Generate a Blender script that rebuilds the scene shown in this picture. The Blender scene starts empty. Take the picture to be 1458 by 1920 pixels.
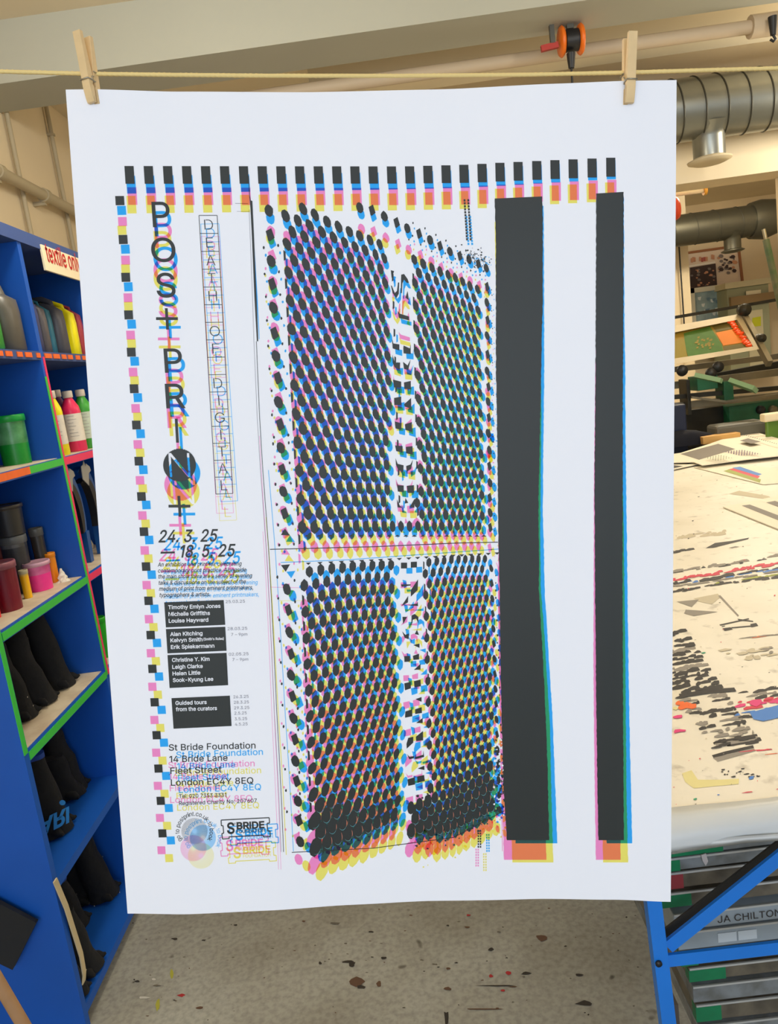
import bpy, math, random
from mathutils import Vector, Matrix, noise, geometry
random.seed(7)
S = bpy.context.scene
COL = S.collection

# ---------------------------------------------------------------- camera
F_PX, CX, CY = 1448.0, 729.0, 960.0
CAM = Vector((0, 0, 1.5))
ROLL, PITCH, YAW = math.radians(7.6), math.radians(10.0), math.radians(-1.2)
fwd = Vector((math.sin(YAW)*math.cos(PITCH), math.cos(YAW)*math.cos(PITCH), -math.sin(PITCH)))
right = Vector((math.cos(YAW), -math.sin(YAW), 0))
up = right.cross(fwd)
IX = right*math.cos(ROLL) - up*math.sin(ROLL)          # image right
IY = -(right*math.sin(ROLL) + up*math.cos(ROLL))       # image down
cam = bpy.data.cameras.new('camera')
cam.sensor_fit = 'VERTICAL'; cam.sensor_height = 36.0; cam.lens = 36.0*F_PX/1920.0
cam.clip_start = 0.05; cam.clip_end = 60
camo = bpy.data.objects.new('camera', cam); COL.objects.link(camo)
R = Matrix((IX, -IY, -fwd)).transposed()
camo.matrix_world = Matrix.Translation(CAM) @ R.to_4x4()
S.camera = camo
S.view_settings.view_transform = 'Standard'; S.view_settings.look = 'None'
S.view_settings.exposure = 0.12; S.view_settings.gamma = 1.0; S.view_settings.use_curve_mapping = False

# ---------------------------------------------------------------- light
W = bpy.data.worlds.new('world'); S.world = W; W.use_nodes = True
W.node_tree.nodes['Background'].inputs[0].default_value = (0.80, 0.88, 1.0, 1)
W.node_tree.nodes['Background'].inputs[1].default_value = 0.8
def area(name, loc, target, sx, sy, power, colr):
    l = bpy.data.lights.new(name, 'AREA'); l.shape = 'RECTANGLE'; l.size = sx; l.size_y = sy
    l.energy = power; l.color = colr
    o = bpy.data.objects.new(name, l); COL.objects.link(o); o.location = loc
    o.rotation_euler = (Vector(target)-Vector(loc)).to_track_quat('-Z', 'Y').to_euler()
    return o
def bulb(name, loc, power, colr, r=.12):
    l = bpy.data.lights.new(name, 'POINT'); l.energy = power; l.color = colr; l.shadow_soft_size = r
    o = bpy.data.objects.new(name, l); COL.objects.link(o); o.location = loc
area('daylight_window', (-0.3, -2.6, 1.9), (0.0, 1.0, 1.3), 3.2, 1.8, 66, (0.77, 0.87, 1.0))
bulb('lamp_over_table', (1.9, 2.1, 2.85), 29, (1.0, 0.94, 0.83))
bulb('fill_right_bay', (2.9, 3.98, 2.5), 50, (1.0, 0.91, 0.75))  # added fill, out of view, brightens the header and ceiling behind the beam
bulb('fill_far_room', (3.0, 6.4, 2.85), 105, (1.0, 0.91, 0.74))  # added fill hidden behind the header, brightens the back room
bulb('fill_far_left', (1.0, 7.2, 2.6), 55, (1.0, 0.91, 0.74))  # second added fill for the back room, unseen
bulb('lamp_aisle', (-0.5, 2.0, 2.75), 40, (1.0, 0.94, 0.82))

# ---------------------------------------------------------------- tracing helpers: a photo point meets a real plane of the room
def ray(px, py):
    return fwd + IX*((px-CX)/F_PX) + IY*((py-CY)/F_PX)
def at(px, py, ax, val):
    d = ray(px, py); t = (val-CAM[ax])/d[ax]
    return CAM + d*t
def depth(p): return (Vector(p)-CAM).dot(fwd)
def mpx(p): return depth(p)/F_PX                       # metres per photo pixel there

# ---------------------------------------------------------------- materials
def lin(c):
    return tuple(((x/255)/12.92 if x/255 <= 0.04045 else ((x/255+0.055)/1.055)**2.4) for x in c) + (1,)
MATS = {}
def mat(name, rgb, rough=0.6, metal=0.0, vary=0.0, scale=8.0, rgb2=None, trans=0.0, bump=0.0, spec=0.5, coords='Object'):
    if name in MATS: return MATS[name]
    m = bpy.data.materials.new(name); m.use_nodes = True; nt = m.node_tree
    b = nt.nodes['Principled BSDF']
    b.inputs['Base Color'].default_value = lin(rgb); b.inputs['Roughness'].default_value = rough
    b.inputs['Metallic'].default_value = metal; b.inputs['Specular IOR Level'].default_value = spec
    if trans: b.inputs['Transmission Weight'].default_value = trans
    if vary or rgb2 or bump:
        tc = nt.nodes.new('ShaderNodeTexCoord'); n = nt.nodes.new('ShaderNodeTexNoise')
        n.inputs['Scale'].default_value = scale; n.inputs['Detail'].default_value = 6
        nt.links.new(tc.outputs[coords], n.inputs['Vector'])
        if vary or rgb2:
            r = nt.nodes.new('ShaderNodeValToRGB'); r.color_ramp.elements[0].position = 0.35; r.color_ramp.elements[1].position = 0.68
            a = lin(rgb); c2 = lin(rgb2) if rgb2 else tuple(x*(1-vary) for x in a[:3])+(1,)
            r.color_ramp.elements[0].color = a; r.color_ramp.elements[1].color = c2
            nt.links.new(n.outputs['Fac'], r.inputs[0]); nt.links.new(r.outputs[0], b.inputs['Base Color'])
        if bump:
            bp = nt.nodes.new('ShaderNodeBump'); bp.inputs['Strength'].default_value = bump; bp.inputs['Distance'].default_value = 0.01
            nt.links.new(n.outputs['Fac'], bp.inputs['Height']); nt.links.new(bp.outputs[0], b.inputs['Normal'])
    MATS[name] = m; return m
def film(name, rgb, opaque=0.0, body=(50, 56, 55)):
    """printing ink: a transparent colour film, or a nearly opaque one"""
    m = bpy.data.materials.new(name); m.use_nodes = True; nt = m.node_tree
    out = nt.nodes['Material Output']; nt.nodes.remove(nt.nodes['Principled BSDF'])
    t = nt.nodes.new('ShaderNodeBsdfTransparent')
    c = lin(rgb); t.inputs[0].default_value = tuple(math.sqrt(x) for x in c[:3]) + (1,)
    if opaque:
        d = nt.nodes.new('ShaderNodeBsdfPrincipled'); d.inputs['Base Color'].default_value = lin(body); d.inputs['Roughness'].default_value = 0.5
        d.inputs['Specular IOR Level'].default_value = 0.35
        mx = nt.nodes.new('ShaderNodeMixShader'); mx.inputs[0].default_value = opaque
        nt.links.new(t.outputs[0], mx.inputs[1]); nt.links.new(d.outputs[0], mx.inputs[2]); nt.links.new(mx.outputs[0], out.inputs[0])
    else:
        nt.links.new(t.outputs[0], out.inputs[0])
    MATS[name] = m; return m

# ---------------------------------------------------------------- mesh builder
LOC = {}
def wloc(o): return LOC[o.name] if o is not None else Vector((0, 0, 0))
class MB:
    def __init__(s): s.v = []; s.f = []; s.m = []; s.sm = []
    def add(s, vs, fs, mi=0, smooth=False):
        k = len(s.v); s.v += [Vector(v) for v in vs]
        for f in fs: s.f.append([i+k for i in f]); s.m.append(mi); s.sm.append(smooth)
        return s
    def poly(s, pts, mi=0): return s.add(pts, [list(range(len(pts)))], mi)
    def box(s, lo, hi, mi=0):
        x0, y0, z0 = lo; x1, y1, z1 = hi
        v = [(x0,y0,z0),(x1,y0,z0),(x1,y1,z0),(x0,y1,z0),(x0,y0,z1),(x1,y0,z1),(x1,y1,z1),(x0,y1,z1)]
        return s.add(v, [(0,3,2,1),(4,5,6,7),(0,1,5,4),(1,2,6,5),(2,3,7,6),(3,0,4,7)], mi)
    def bar(s, p0, p1, w, t, side=(1,0,0), mi=0):
        """rectangular bar from p0 to p1: w along `side`, t across"""
        p0 = Vector(p0); p1 = Vector(p1); d = (p1-p0).normalized(); a = Vector(side); a = (a-d*a.dot(d)).normalized(); b = d.cross(a)
        v = []
        for p in (p0, p1):
            for i, j in ((-1,-1),(1,-1),(1,1),(-1,1)): v.append(p+a*(w/2*i)+b*(t/2*j))
        return s.add(v, [(0,1,2,3),(7,6,5,4),(0,4,5,1),(1,5,6,2),(2,6,7,3),(3,7,4,0)], mi)
    def tube(s, pts, r, n=10, mi=0, cap=True):
        pts = [Vector(p) for p in pts]; rs = r if isinstance(r, (list, tuple)) else [r]*len(pts)
        v = []; pa = None
        for i, p in enumerate(pts):
            d = (pts[min(i+1, len(pts)-1)]-pts[max(i-1, 0)]).normalized()
            if pa is None: pa = d.orthogonal().normalized()
            pa = (pa-d*pa.dot(d)).normalized(); b = d.cross(pa)
            for k in range(n):
                a = 2*math.pi*k/n; v.append(p+(pa*math.cos(a)+b*math.sin(a))*rs[i])
        f = []
        for i in range(len(pts)-1):
            for k in range(n):
                f.append((i*n+k, i*n+(k+1) % n, (i+1)*n+(k+1) % n, (i+1)*n+k))
        s.add(v, f, mi, True)
        if cap: s.add([v[k] for k in range(n)], [list(range(n))[::-1]], mi); s.add([v[-n+k] for k in range(n)], [list(range(n))], mi)
        return s
    def lathe(s, base, prof, n=28, mi=0, axis=(0,0,1), cap=True):
        base = Vector(base); ax = Vector(axis).normalized(); a = ax.orthogonal().normalized(); b = ax.cross(a); v = []; f = []
        for (r, h) in prof:
            for k in range(n):
                t = 2*math.pi*k/n; v.append(base+ax*h+(a*math.cos(t)+b*math.sin(t))*r)
        for i in range(len(prof)-1):
            for k in range(n): f.append((i*n+k, i*n+(k+1) % n, (i+1)*n+(k+1) % n, (i+1)*n+k))
        s.add(v, f, mi, True)
        if cap:
            if prof[0][0] > 1e-4: s.add(v[:n], [list(range(n))[::-1]], mi)
            if prof[-1][0] > 1e-4: s.add(v[-n:], [list(range(n))], mi)
        return s
    def loft(s, rings, mi=0, smooth=True, cap=True):
        n = len(rings[0]); v = [p for r in rings for p in r]; f = []
        for i in range(len(rings)-1):
            for k in range(n): f.append((i*n+k, i*n+(k+1) % n, (i+1)*n+(k+1) % n, (i+1)*n+k))
        s.add(v, f, mi, smooth)
        if cap: s.add(rings[0], [list(range(n))[::-1]], mi, smooth); s.add(rings[-1], [list(range(n))], mi, smooth)
        return s
    def build(s, name, mats, parent=None, origin=None, bevel=0, solid=0, kind=None, label=None):
        me = bpy.data.meshes.new(name)
        if origin is None:
            if parent is None:
                xs = [v.x for v in s.v]; ys = [v.y for v in s.v]; zs = [v.z for v in s.v]
                origin = Vector(((min(xs)+max(xs))/2, (min(ys)+max(ys))/2, min(zs)))
            else: origin = wloc(parent)
        origin = Vector(origin)
        me.from_pydata([tuple(v-origin) for v in s.v], [], s.f)
        ms = mats if isinstance(mats, (list, tuple)) else [mats]
        for m in ms: me.materials.append(m)
        me.polygons.foreach_set('material_index', s.m); me.polygons.foreach_set('use_smooth', s.sm); me.update()
        o = bpy.data.objects.new(name, me); COL.objects.link(o); o.location = origin-wloc(parent)
        LOC[o.name] = origin
        if parent is not None: o.parent = parent
        if bevel:
            b = o.modifiers.new('bevel', 'BEVEL'); b.width = bevel; b.segments = 2; b.limit_method = 'ANGLE'; b.angle_limit = 0.7
        if solid:
            b = o.modifiers.new('thickness', 'SOLIDIFY'); b.thickness = solid; b.offset = -1
        if kind: o['kind'] = kind
        if label: o['label'] = label
        return o
def thing(name, loc, label, cat, group=None):
    o = bpy.data.objects.new(name, None); COL.objects.link(o); o.location = loc; o.empty_display_size = 0.05
    LOC[o.name] = Vector(loc); o['label'] = label; o['category'] = cat
    if group: o['group'] = group
    return o
def tag(o, label, cat, group=None):
    o['label'] = label; o['category'] = cat
    if group: o['group'] = group
    return o
def rrect(cx, cy, w, d, z, r=0.3, n=4, fn=None):
    """rounded rectangle ring"""
    out = []; rr = r*min(w, d)
    for qx, qy, a0 in ((1,1,0),(-1,1,90),(-1,-1,180),(1,-1,270)):
        for k in range(n+1):
            a = math.radians(a0+90*k/n)
            p = Vector((cx+qx*(w/2-rr)+rr*math.cos(a), cy+qy*(d/2-rr)+rr*math.sin(a), z))
            out.append(fn(p) if fn else p)
    return out

# lettering: outlines of a plain grotesque, "character advance contour/contour..." in 1/1000 em
OUTLINES = """& 448 197,-7 150,-2 110,12 78,34 54,62 39,96 34,133 37,163 47,189 63,213 85,235 140,279 216,335 237,352 255,375 262,405 258,427 245,445 226,457 201,461 168,453 145,431 139,416 137,399 139,380 145,363 169,327 204,284 438,0 364,0 171,231 121,293 102,319 87,344 78,370 75,398 79,430 91,458 109,481 134,499 165,510 200,513 235,510 266,499 290,482 308,459 320,433 324,404 322,382 315,362 305,342 291,325 256,293 154,217 128,195 110,174 100,154 97,131 100,108 109,87 124,70 143,57 166,49 193,46 223,50 251,59 278,75 301,95 321,121 336,151 346,186 349,224 408,224 405,180 397,144 385,115 371,92 345,62 333,47 305,23 271,7 234,-3
' 206 78,318 70,509 136,509 128,318
( 273 89,207 92,264 101,324 109,364 119,403 132,441 153,494 177,539 236,539 212,485 191,428 174,370 161,313 154,258 151,207 154,161 160,115 172,67 188,16 202,-19 218,-57 236,-96 177,-96 150,-46 128,4 111,55 99,106 92,156
) 273 37,-96 56,-56 72,-18 86,18 102,69 113,116 120,162 122,207 119,258 112,313 99,370 82,428 62,485 37,539 97,539 121,494 142,441 154,403 164,364 173,323 181,264 184,207 182,156 174,104 161,53 144,3 123,-47 97,-96
, 188 38,-119 68,71 137,71 84,-119
- 453 337,244 337,188 114,188 114,244
. 188 95,-4 78,-1 63,9 53,24 50,41 53,59 63,73 78,83 95,87 113,83 128,73 138,59 141,41 138,24 128,9 113,-1
0 453 227,-7 174,1 130,24 95,62 69,113 57,155 50,202 48,254 50,306 57,353 69,395 95,447 130,484 174,508 227,516 279,508 323,484 358,447 384,395 396,353 403,306 405,254 403,202 396,155 384,113 359,62 323,24 279,1/227,50 261,56 290,74 313,103 330,144 340,194 344,254 340,314 330,365 313,405 290,435 261,453 227,460 192,453 163,435 140,405 123,365 113,314 109,254 113,194 123,144 140,103 163,74 192,56
1 340 276,509 276,0 212,0 212,440 86,350 86,427 198,509
2 453 64,0 64,47 234,229 282,282 299,305 311,327 318,348 320,371 317,397 308,419 293,436 273,449 250,457 224,460 196,457 172,447 153,433 139,413 130,390 127,362 66,362 71,405 86,442 111,473 143,496 182,511 225,516 268,511 306,497 337,474 361,445 376,411 381,372 378,345 371,318 357,290 336,259 306,223 267,180 153,60 153,57 389,57 389,0
3 453 218,-7 173,-3 133,10 98,30 70,57 52,91 44,132 109,132 115,107 126,87 144,71 165,59 191,52 219,50 248,53 275,61 297,74 315,93 325,116 329,145 326,172 316,196 299,217 275,234 242,244 201,248 157,248 157,299 288,448 288,452 70,452 70,509 372,509 372,461 211,278 211,289 264,288 308,276 344,253 371,222 387,186 393,145 387,103 370,66 344,36 309,12 266,-2
4 453 40,105 40,158 247,509 311,509 109,166 109,163 413,163 413,105/282,0 282,121 282,146 282,318 343,318 343,0
5 453 221,-7 178,-2 140,11 108,32 83,60 66,93 60,130 122,130 127,108 138,89 154,73 173,60 196,52 221,50 250,53 276,64 298,82 314,104 324,131 328,162 324,193 314,221 297,244 275,262 248,273 218,277 192,275 167,268 145,258 128,246 67,253 96,509 366,509 366,452 151,452 134,301 136,301 155,315 178,325 203,331 229,334 263,330 294,321 321,306 345,285 364,260 379,231 388,199 391,163 385,117 369,76 343,41 309,15 268,-1
6 453 226,-7 182,-1 142,15 109,40 84,74 69,115 64,162 68,199 80,239 102,285 137,340 252,509 322,509 151,261 145,261 165,288 196,307 214,312 235,314 278,309 316,295 346,271 370,240 384,201 389,157 384,112 368,73 343,39 310,14 271,-2/226,48 254,52 279,63 299,79 314,101 324,128 327,157 324,187 314,213 299,235 279,251 254,262 226,265 198,262 174,252 153,235 138,214 128,188 125,158 128,128 138,102 153,79 174,63 198,52
7 453 97,0 323,448 323,452 62,452 62,509 391,509 391,449 165,0
8 453 226,-7 178,-2 136,11 101,33 74,62 57,96 52,135 55,166 65,195 81,220 101,241 125,256 153,265 153,267 119,282 93,308 76,342 70,380 75,417 90,450 114,477 146,498 184,511 226,516 269,511 306,498 337,477 361,450 377,417 382,380 376,342 359,308 333,282 300,267 300,265 327,256 351,241 372,220 387,195 397,166 401,135 395,96 378,62 352,33 317,11 275,-2/226,49 258,52 285,60 307,74 323,91 333,113 337,139 333,165 322,189 305,208 283,223 256,232 226,235 196,232 169,223 147,208 130,189 119,165 115,139 119,113 129,91 145,74 167,60 195,52/226,290 252,292 274,300 293,313 307,330 316,351 319,376 316,399 308,420 294,437 275,449 252,457 226,460 200,457 177,449 159,437 145,420 136,399 133,376 136,351 145,330 159,313 178,300 201,292
9 453 226,516 271,510 310,494 343,468 368,434 384,393 389,347 385,309 373,270 350,224 315,168 200,0 130,0 301,248 307,248 287,221 257,202 238,196 218,195 175,199 137,214 106,237 83,269 68,307 64,352 69,397 85,436 110,469 143,494 182,510/226,460 199,457 174,446 154,429 138,407 129,381 125,352 129,322 138,295 154,274 174,257 199,247 226,243 254,247 279,257 299,273 314,295 324,321 327,350 324,381 314,407 299,429 279,446 254,457
: 188 95,-4 78,-1 63,9 53,24 50,41 53,59 63,73 78,83 95,87 113,83 128,73 138,59 141,41 138,24 128,9 113,-1/95,271 78,274 63,284 53,299 50,316 53,334 63,349 78,359 95,362 113,359 128,349 138,334 141,316 138,299 128,284 113,274
A 480 16,0 201,509 276,509 463,0 395,0 287,302 264,372 232,478 245,478 213,371 191,302 85,0/110,142 110,199 370,199 370,142
B 456 60,0 60,509 241,509 289,504 329,491 359,469 381,442 394,410 398,374 395,344 387,320 373,301 356,286 336,275 315,267 315,262 339,257 363,245 385,227 402,203 414,173 418,136 413,100 400,67 377,39 344,18 301,4 247,0/125,57 245,57 296,63 330,80 349,105 355,137 352,161 342,184 327,203 306,218 279,228 248,231 125,231/125,285 238,285 265,288 288,296 308,309 323,326 333,348 336,372 330,403 313,429 283,446 240,452 125,452
C 510 267,-7 225,-3 186,7 150,25 119,49 92,79 70,115 53,157 44,203 40,254 44,305 53,352 70,393 92,429 119,459 150,484 186,501 225,512 267,516 305,513 340,504 373,490 402,471 427,447 448,418 463,385 473,348 408,348 401,373 389,395 375,413 357,428 337,440 315,449 292,454 267,456 223,450 184,432 150,403 125,364 109,314 103,254 109,194 125,145 151,105 184,76 223,59 267,53 292,55 315,60 337,69 357,81 375,96 389,114 401,136 408,160 473,160 463,124 448,91 428,62 402,38 373,19 341,5 305,-4
D 502 219,0 125,0 125,57 215,57 272,63 318,81 354,110 379,149 394,198 399,255 394,312 379,361 354,399 320,428 275,446 221,452 125,452 125,509 225,509 273,505 315,495 353,478 399,441 433,391 449,351 458,306 462,255 458,205 449,159 433,119 411,83 384,54 351,31 312,14 268,3/125,509 125,0 60,0 60,509
E 419 60,0 60,509 372,509 372,452 125,452 125,286 355,286 355,229 125,229 125,57 375,57 375,0
F 410 60,0 60,509 369,509 369,452 125,452 125,278 346,278 346,221 125,221 125,0
G 520 269,-7 225,-3 185,7 149,25 118,49 91,79 69,116 53,157 43,203 40,254 43,305 53,352 69,393 91,429 117,459 149,484 184,501 223,512 265,516 304,513 340,504 374,489 403,469 429,445 449,416 465,384 474,349 408,349 399,372 387,393 373,411 356,427 337,439 315,448 291,454 265,456 222,450 183,432 150,404 125,364 109,314 103,254 109,194 125,145 151,105 184,76 224,59 269,53 309,57 345,71 374,93 396,123 410,160 415,202 434,199 283,199 283,256 478,256 478,200 471,141 451,91 419,50 377,19 326,0
H 517 60,0 60,509 125,509 125,289 392,289 392,509 457,509 457,0 392,0 392,232 125,232 125,0
I 172 58,0 58,509 114,509 114,0
J 396 185,-7 124,3 75,33 52,63 38,100 33,145 33,173 98,173 98,145 104,104 122,74 149,56 185,50 220,56 248,74 266,104 272,145 272,509 336,509 336,145 332,100 318,63 294,33 246,3
K 467 125,145 125,216 139,261 174,303 212,344 364,509 448,509 231,276 228,276/60,0 60,509 125,509 125,334 124,225 125,193 125,0/372,0 188,259 228,309 449,0
L 393 60,0 60,509 125,509 125,57 361,57 361,0
M 628 60,0 60,509 152,509 277,187 287,159 299,123 311,84 322,49 307,49 318,83 330,121 342,158 352,187 476,509 568,509 568,0 504,0 504,291 504,327 505,369 506,413 507,457 513,457 498,409 482,363 467,322 456,291 342,0 286,0 170,291 159,321 145,361 129,408 112,457 119,457 120,416 121,372 122,328 122,291 122,0
N 523 60,0 60,509 136,509 343,183 363,151 388,107 414,55 405,54 401,108 399,157 399,195 399,509 463,509 463,0 387,0 202,290 177,331 148,381 108,452 119,454 122,384 124,328 125,291 125,0
O 533 267,-7 225,-3 186,7 150,25 119,49 92,79 70,115 53,157 44,203 40,254 44,305 53,352 70,393 92,429 119,459 150,484 186,501 225,512 267,516 309,512 348,501 384,484 415,459 442,429 464,393 480,352 490,305 493,254 490,203 480,157 464,115 442,79 415,49 384,25 348,7 309,-3/267,53 310,59 349,76 383,105 408,144 425,194 430,254 425,314 408,365 383,404 349,433 310,450 267,456 223,450 184,433 151,404 125,364 109,314 103,254 109,194 125,144 151,105 184,76 223,59
P 445 60,0 60,509 235,509 289,503 332,487 366,462 390,430 404,391 409,348 404,304 390,265 366,233 332,207 289,191 235,186 125,186 125,0/125,242 233,242 269,246 297,256 318,272 333,294 342,319 344,348 342,376 333,402 318,423 297,439 268,449 232,452 125,452
Q 533 245,159 313,159 369,85 384,65 468,-48 401,-48 346,27 331,46/267,-7 225,-3 186,7 150,25 119,49 92,79 70,115 53,157 44,203 40,254 44,305 53,352 70,393 92,429 119,459 150,484 186,501 225,512 267,516 309,512 348,501 384,484 415,459 442,429 464,393 480,352 490,305 493,254 490,203 480,157 464,115 442,79 415,49 384,25 348,7 309,-3/267,53 310,59 349,76 383,105 408,144 425,194 430,254 425,314 408,365 383,404 349,433 310,450 267,456 223,450 184,433 151,404 125,364 109,314 103,254 109,194 125,144 151,105 184,76 223,59
R 449 60,0 60,509 236,509 290,504 333,489 367,465 390,433 405,395 409,352 405,309 390,271 367,240 333,217 289,203 236,198 125,198 125,0/125,255 234,255 269,258 298,267 319,281 334,300 342,324 345,352 342,380 334,405 319,425 298,440 269,449 233,452 125,452/353,0 230,229 303,229 428,0
S 447 224,-9 172,-4 128,9 91,31 64,60 46,96 38,137 104,137 110,110 123,88 142,71 166,59 194,52 224,49 257,52 286,60 311,74 329,92 341,114 346,139 342,161 332,179 316,193 296,205 245,222 184,239 128,260 86,289 60,326 52,372 58,413 75,448 102,476 138,498 180,511 227,516 275,511 316,498 351,476 377,449 394,415 401,378 337,378 326,412 302,437 267,453 225,459 194,456 167,448 145,435 129,418 118,398 115,376 119,352 131,334 148,319 169,308 212,293 264,279 312,264 336,252 359,238 379,220 395,198 405,171 408,139 403,99 386,64 360,34 323,11 278,-4
T 449 32,452 32,509 417,509 417,452 257,452 257,0 193,0 193,452
U 517 259,-8 203,-2 154,15 114,43 85,80 66,124 60,173 60,509 124,509 124,178 128,144 141,113 160,87 187,68 220,56 259,52 298,56 331,68 357,87 377,113 389,144 393,178 393,509 457,509 457,173 451,124 433,80 403,43 363,15 315,-2
V 480 204,0 16,509 84,509 192,206 215,137 248,31 235,31 267,138 290,206 395,509 463,509 278,0
Y 472 203,0 203,208 16,509 91,509 192,344 222,292 250,230 224,230 251,293 280,344 381,509 455,509 268,208 268,0
a 389 160,-9 126,-5 94,5 68,22 48,45 35,73 30,108 34,138 43,161 58,179 78,193 100,203 125,211 178,220 234,227 265,235 276,255 276,257 273,279 267,297 256,311 240,322 220,329 196,331 171,329 149,322 118,301 100,274 41,291 57,322 79,346 104,364 133,375 163,382 194,384 239,379 263,372 286,360 306,343 322,320 333,290 337,251 337,0 277,0 277,52 272,52 252,25 236,12 215,1 190,-6/170,45 202,49 228,59 248,74 263,93 272,115 276,138 276,190 259,182 231,176 200,171 175,168 134,159 117,150 103,139 95,124 92,105 94,87 102,72 114,61 130,52 149,47
b 424 229,-8 198,-5 172,4 153,17 138,31 118,59 112,59 112,0 53,0 53,509 114,509 114,319 118,319 137,346 152,360 171,373 197,381 229,384 274,378 313,361 345,332 370,293 385,245 390,189 385,133 370,84 346,45 313,16 274,-2/220,47 253,51 279,66 301,88 316,117 325,151 328,189 325,227 316,261 301,290 280,311 253,325 220,330 188,325 161,312 140,291 125,263 116,229 113,189 116,150 125,115 140,86 162,65 188,51
c 396 207,-8 159,-2 117,16 82,46 56,85 40,133 34,187 40,243 56,291 82,330 117,360 159,378 207,384 234,383 260,377 284,368 305,356 324,341 340,322 353,301 362,277 303,262 290,289 270,311 242,325 207,330 173,325 145,310 124,287 108,258 99,224 96,187 99,151 108,117 124,89 145,66 173,51 207,46 243,52 271,66 292,89 304,117 363,102 354,78 341,56 325,37 306,21 285,9 261,-1 235,-6
d 424 195,-8 151,-2 111,16 79,45 55,84 39,133 34,189 39,245 55,293 79,332 112,361 151,378 196,384 228,381 253,373 272,360 287,346 306,319 311,319 311,509 372,509 372,0 313,0 313,59 307,59 287,31 272,17 252,4 227,-5/205,47 236,51 263,65 284,86 299,115 309,150 312,189 309,229 300,263 284,291 263,312 237,325 205,330 172,325 145,311 124,290 108,261 99,227 96,189 99,151 109,117 124,88 145,66 172,51
e 404 212,-8 161,-2 117,16 82,46 56,85 40,132 34,187 39,242 55,290 81,329 115,359 157,378 205,384 236,382 266,374 294,361 319,341 341,315 357,282 368,242 371,194 371,169 75,169 75,221 338,221 310,202 307,237 298,269 283,294 263,314 237,326 205,330 173,326 146,313 125,294 109,270 99,241 96,211 96,178 100,139 110,106 128,80 151,61 179,50 212,46 234,48 254,53 271,61 285,73 297,88 306,105 365,91 353,63 335,39 311,19 283,4 249,-5
f 254 228,379 228,327 6,327 6,379/81,0 81,432 84,461 96,486 113,505 135,519 161,527 187,530 222,527 243,521 227,468 215,472 195,474 171,470 154,460 145,443 142,419 142,0
g 425 207,-151 168,-148 134,-140 105,-127 82,-110 64,-91 51,-69 101,-41 122,-66 136,-78 154,-88 178,-95 207,-97 249,-92 282,-75 304,-47 311,-6 311,68 306,68 287,41 272,28 252,16 227,8 195,5 152,10 113,27 80,53 55,90 39,136 34,191 39,246 55,293 80,332 112,361 152,378 196,384 228,382 253,373 273,360 288,346 308,319 313,319 313,379 372,379 372,-9 367,-54 350,-90 324,-117 291,-136 251,-147/205,59 237,63 264,75 285,95 300,121 309,154 312,193 309,231 300,264 285,291 264,312 237,325 205,330 172,325 145,312 124,290 109,262 99,229 96,193 99,155 109,123 124,96 145,76 172,63
h 410 114,227 114,0 53,0 53,509 114,509 114,287 102,287 124,332 152,362 187,379 227,384 264,380 295,369 321,349 341,321 353,285 357,240 357,0 296,0 296,235 290,275 273,304 246,323 210,329 184,326 161,317 141,303 126,283 117,257
i 167 53,0 53,379 114,379 114,0/84,443 67,446 54,455 44,468 41,483 44,499 54,512 67,521 84,524 100,521 114,512 123,499 126,483 123,468 114,455 100,446
j 167 53,379 114,379 114,-30 111,-63 102,-90 86,-113 65,-129 37,-139 4,-143 -10,-143 -10,-87 2,-87 25,-83 40,-72 50,-54 53,-29/83,443 67,446 53,455 44,468 41,483 44,499 53,512 67,521 83,524 100,521 114,512 123,499 126,483 123,468 114,455 100,446
k 381 110,137 110,212 121,212 284,379 360,379 184,199 177,199/53,0 53,509 114,509 114,0/294,0 148,186 191,229 372,0
l 150 48,0 48,535 101,535 101,0
m 610 53,0 53,379 112,379 112,295 108,295 118,323 132,346 151,363 172,376 195,384 219,386 257,380 287,361 309,331 321,295 312,295 322,321 337,343 357,361 381,375 407,383 437,386 468,383 497,372 522,354 541,328 553,296 557,255 557,0 496,0 496,254 490,289 473,313 447,326 419,330 395,328 374,320 358,307 345,290 338,270 335,247 335,0 274,0 274,260 269,288 253,311 229,326 199,330 178,328 158,320 140,307 126,289 117,266 114,238 114,0
n 410 114,227 114,0 53,0 53,379 112,379 112,287 102,287 124,332 152,362 187,379 227,384 264,380 295,369 321,349 341,321 353,285 357,240 357,0 296,0 296,235 290,275 273,304 246,323 210,329 184,326 161,317 141,303 126,283 117,257
o 415 207,-8 159,-2 117,16 82,46 56,85 40,133 34,187 40,243 56,291 82,330 117,360 159,378 207,384 256,378 299,360 333,330 359,291 376,243 381,187 376,133 359,85 333,46 299,16 256,-2/207,46 242,51 270,66 292,89 307,117 316,151 319,187 316,224 307,258 292,287 270,310 242,325 207,330 173,325 145,310 124,287 108,258 99,224 96,187 99,151 108,117 124,89 145,66 173,51
p 424 53,-143 53,379 112,379 112,319 118,319 137,346 152,360 171,373 197,381 229,384 274,378 313,361 345,332 370,293 385,245 390,189 385,133 370,84 346,45 313,16 274,-2 229,-8 198,-5 173,4 153,17 138,31 118,59 114,59 114,-143/220,47 253,51 279,66 301,88 316,117 325,151 328,189 325,227 316,261 301,290 280,311 253,325 220,330 188,325 161,312 140,291 125,263 116,229 113,189 116,150 125,115 140,86 162,65 188,51
r 259 53,0 53,379 112,379 112,321 115,321 130,347 152,367 181,380 213,385 229,384 243,384 243,322 230,324 207,326 182,323 159,315 140,301 126,284 117,262 114,237 114,0
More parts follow.
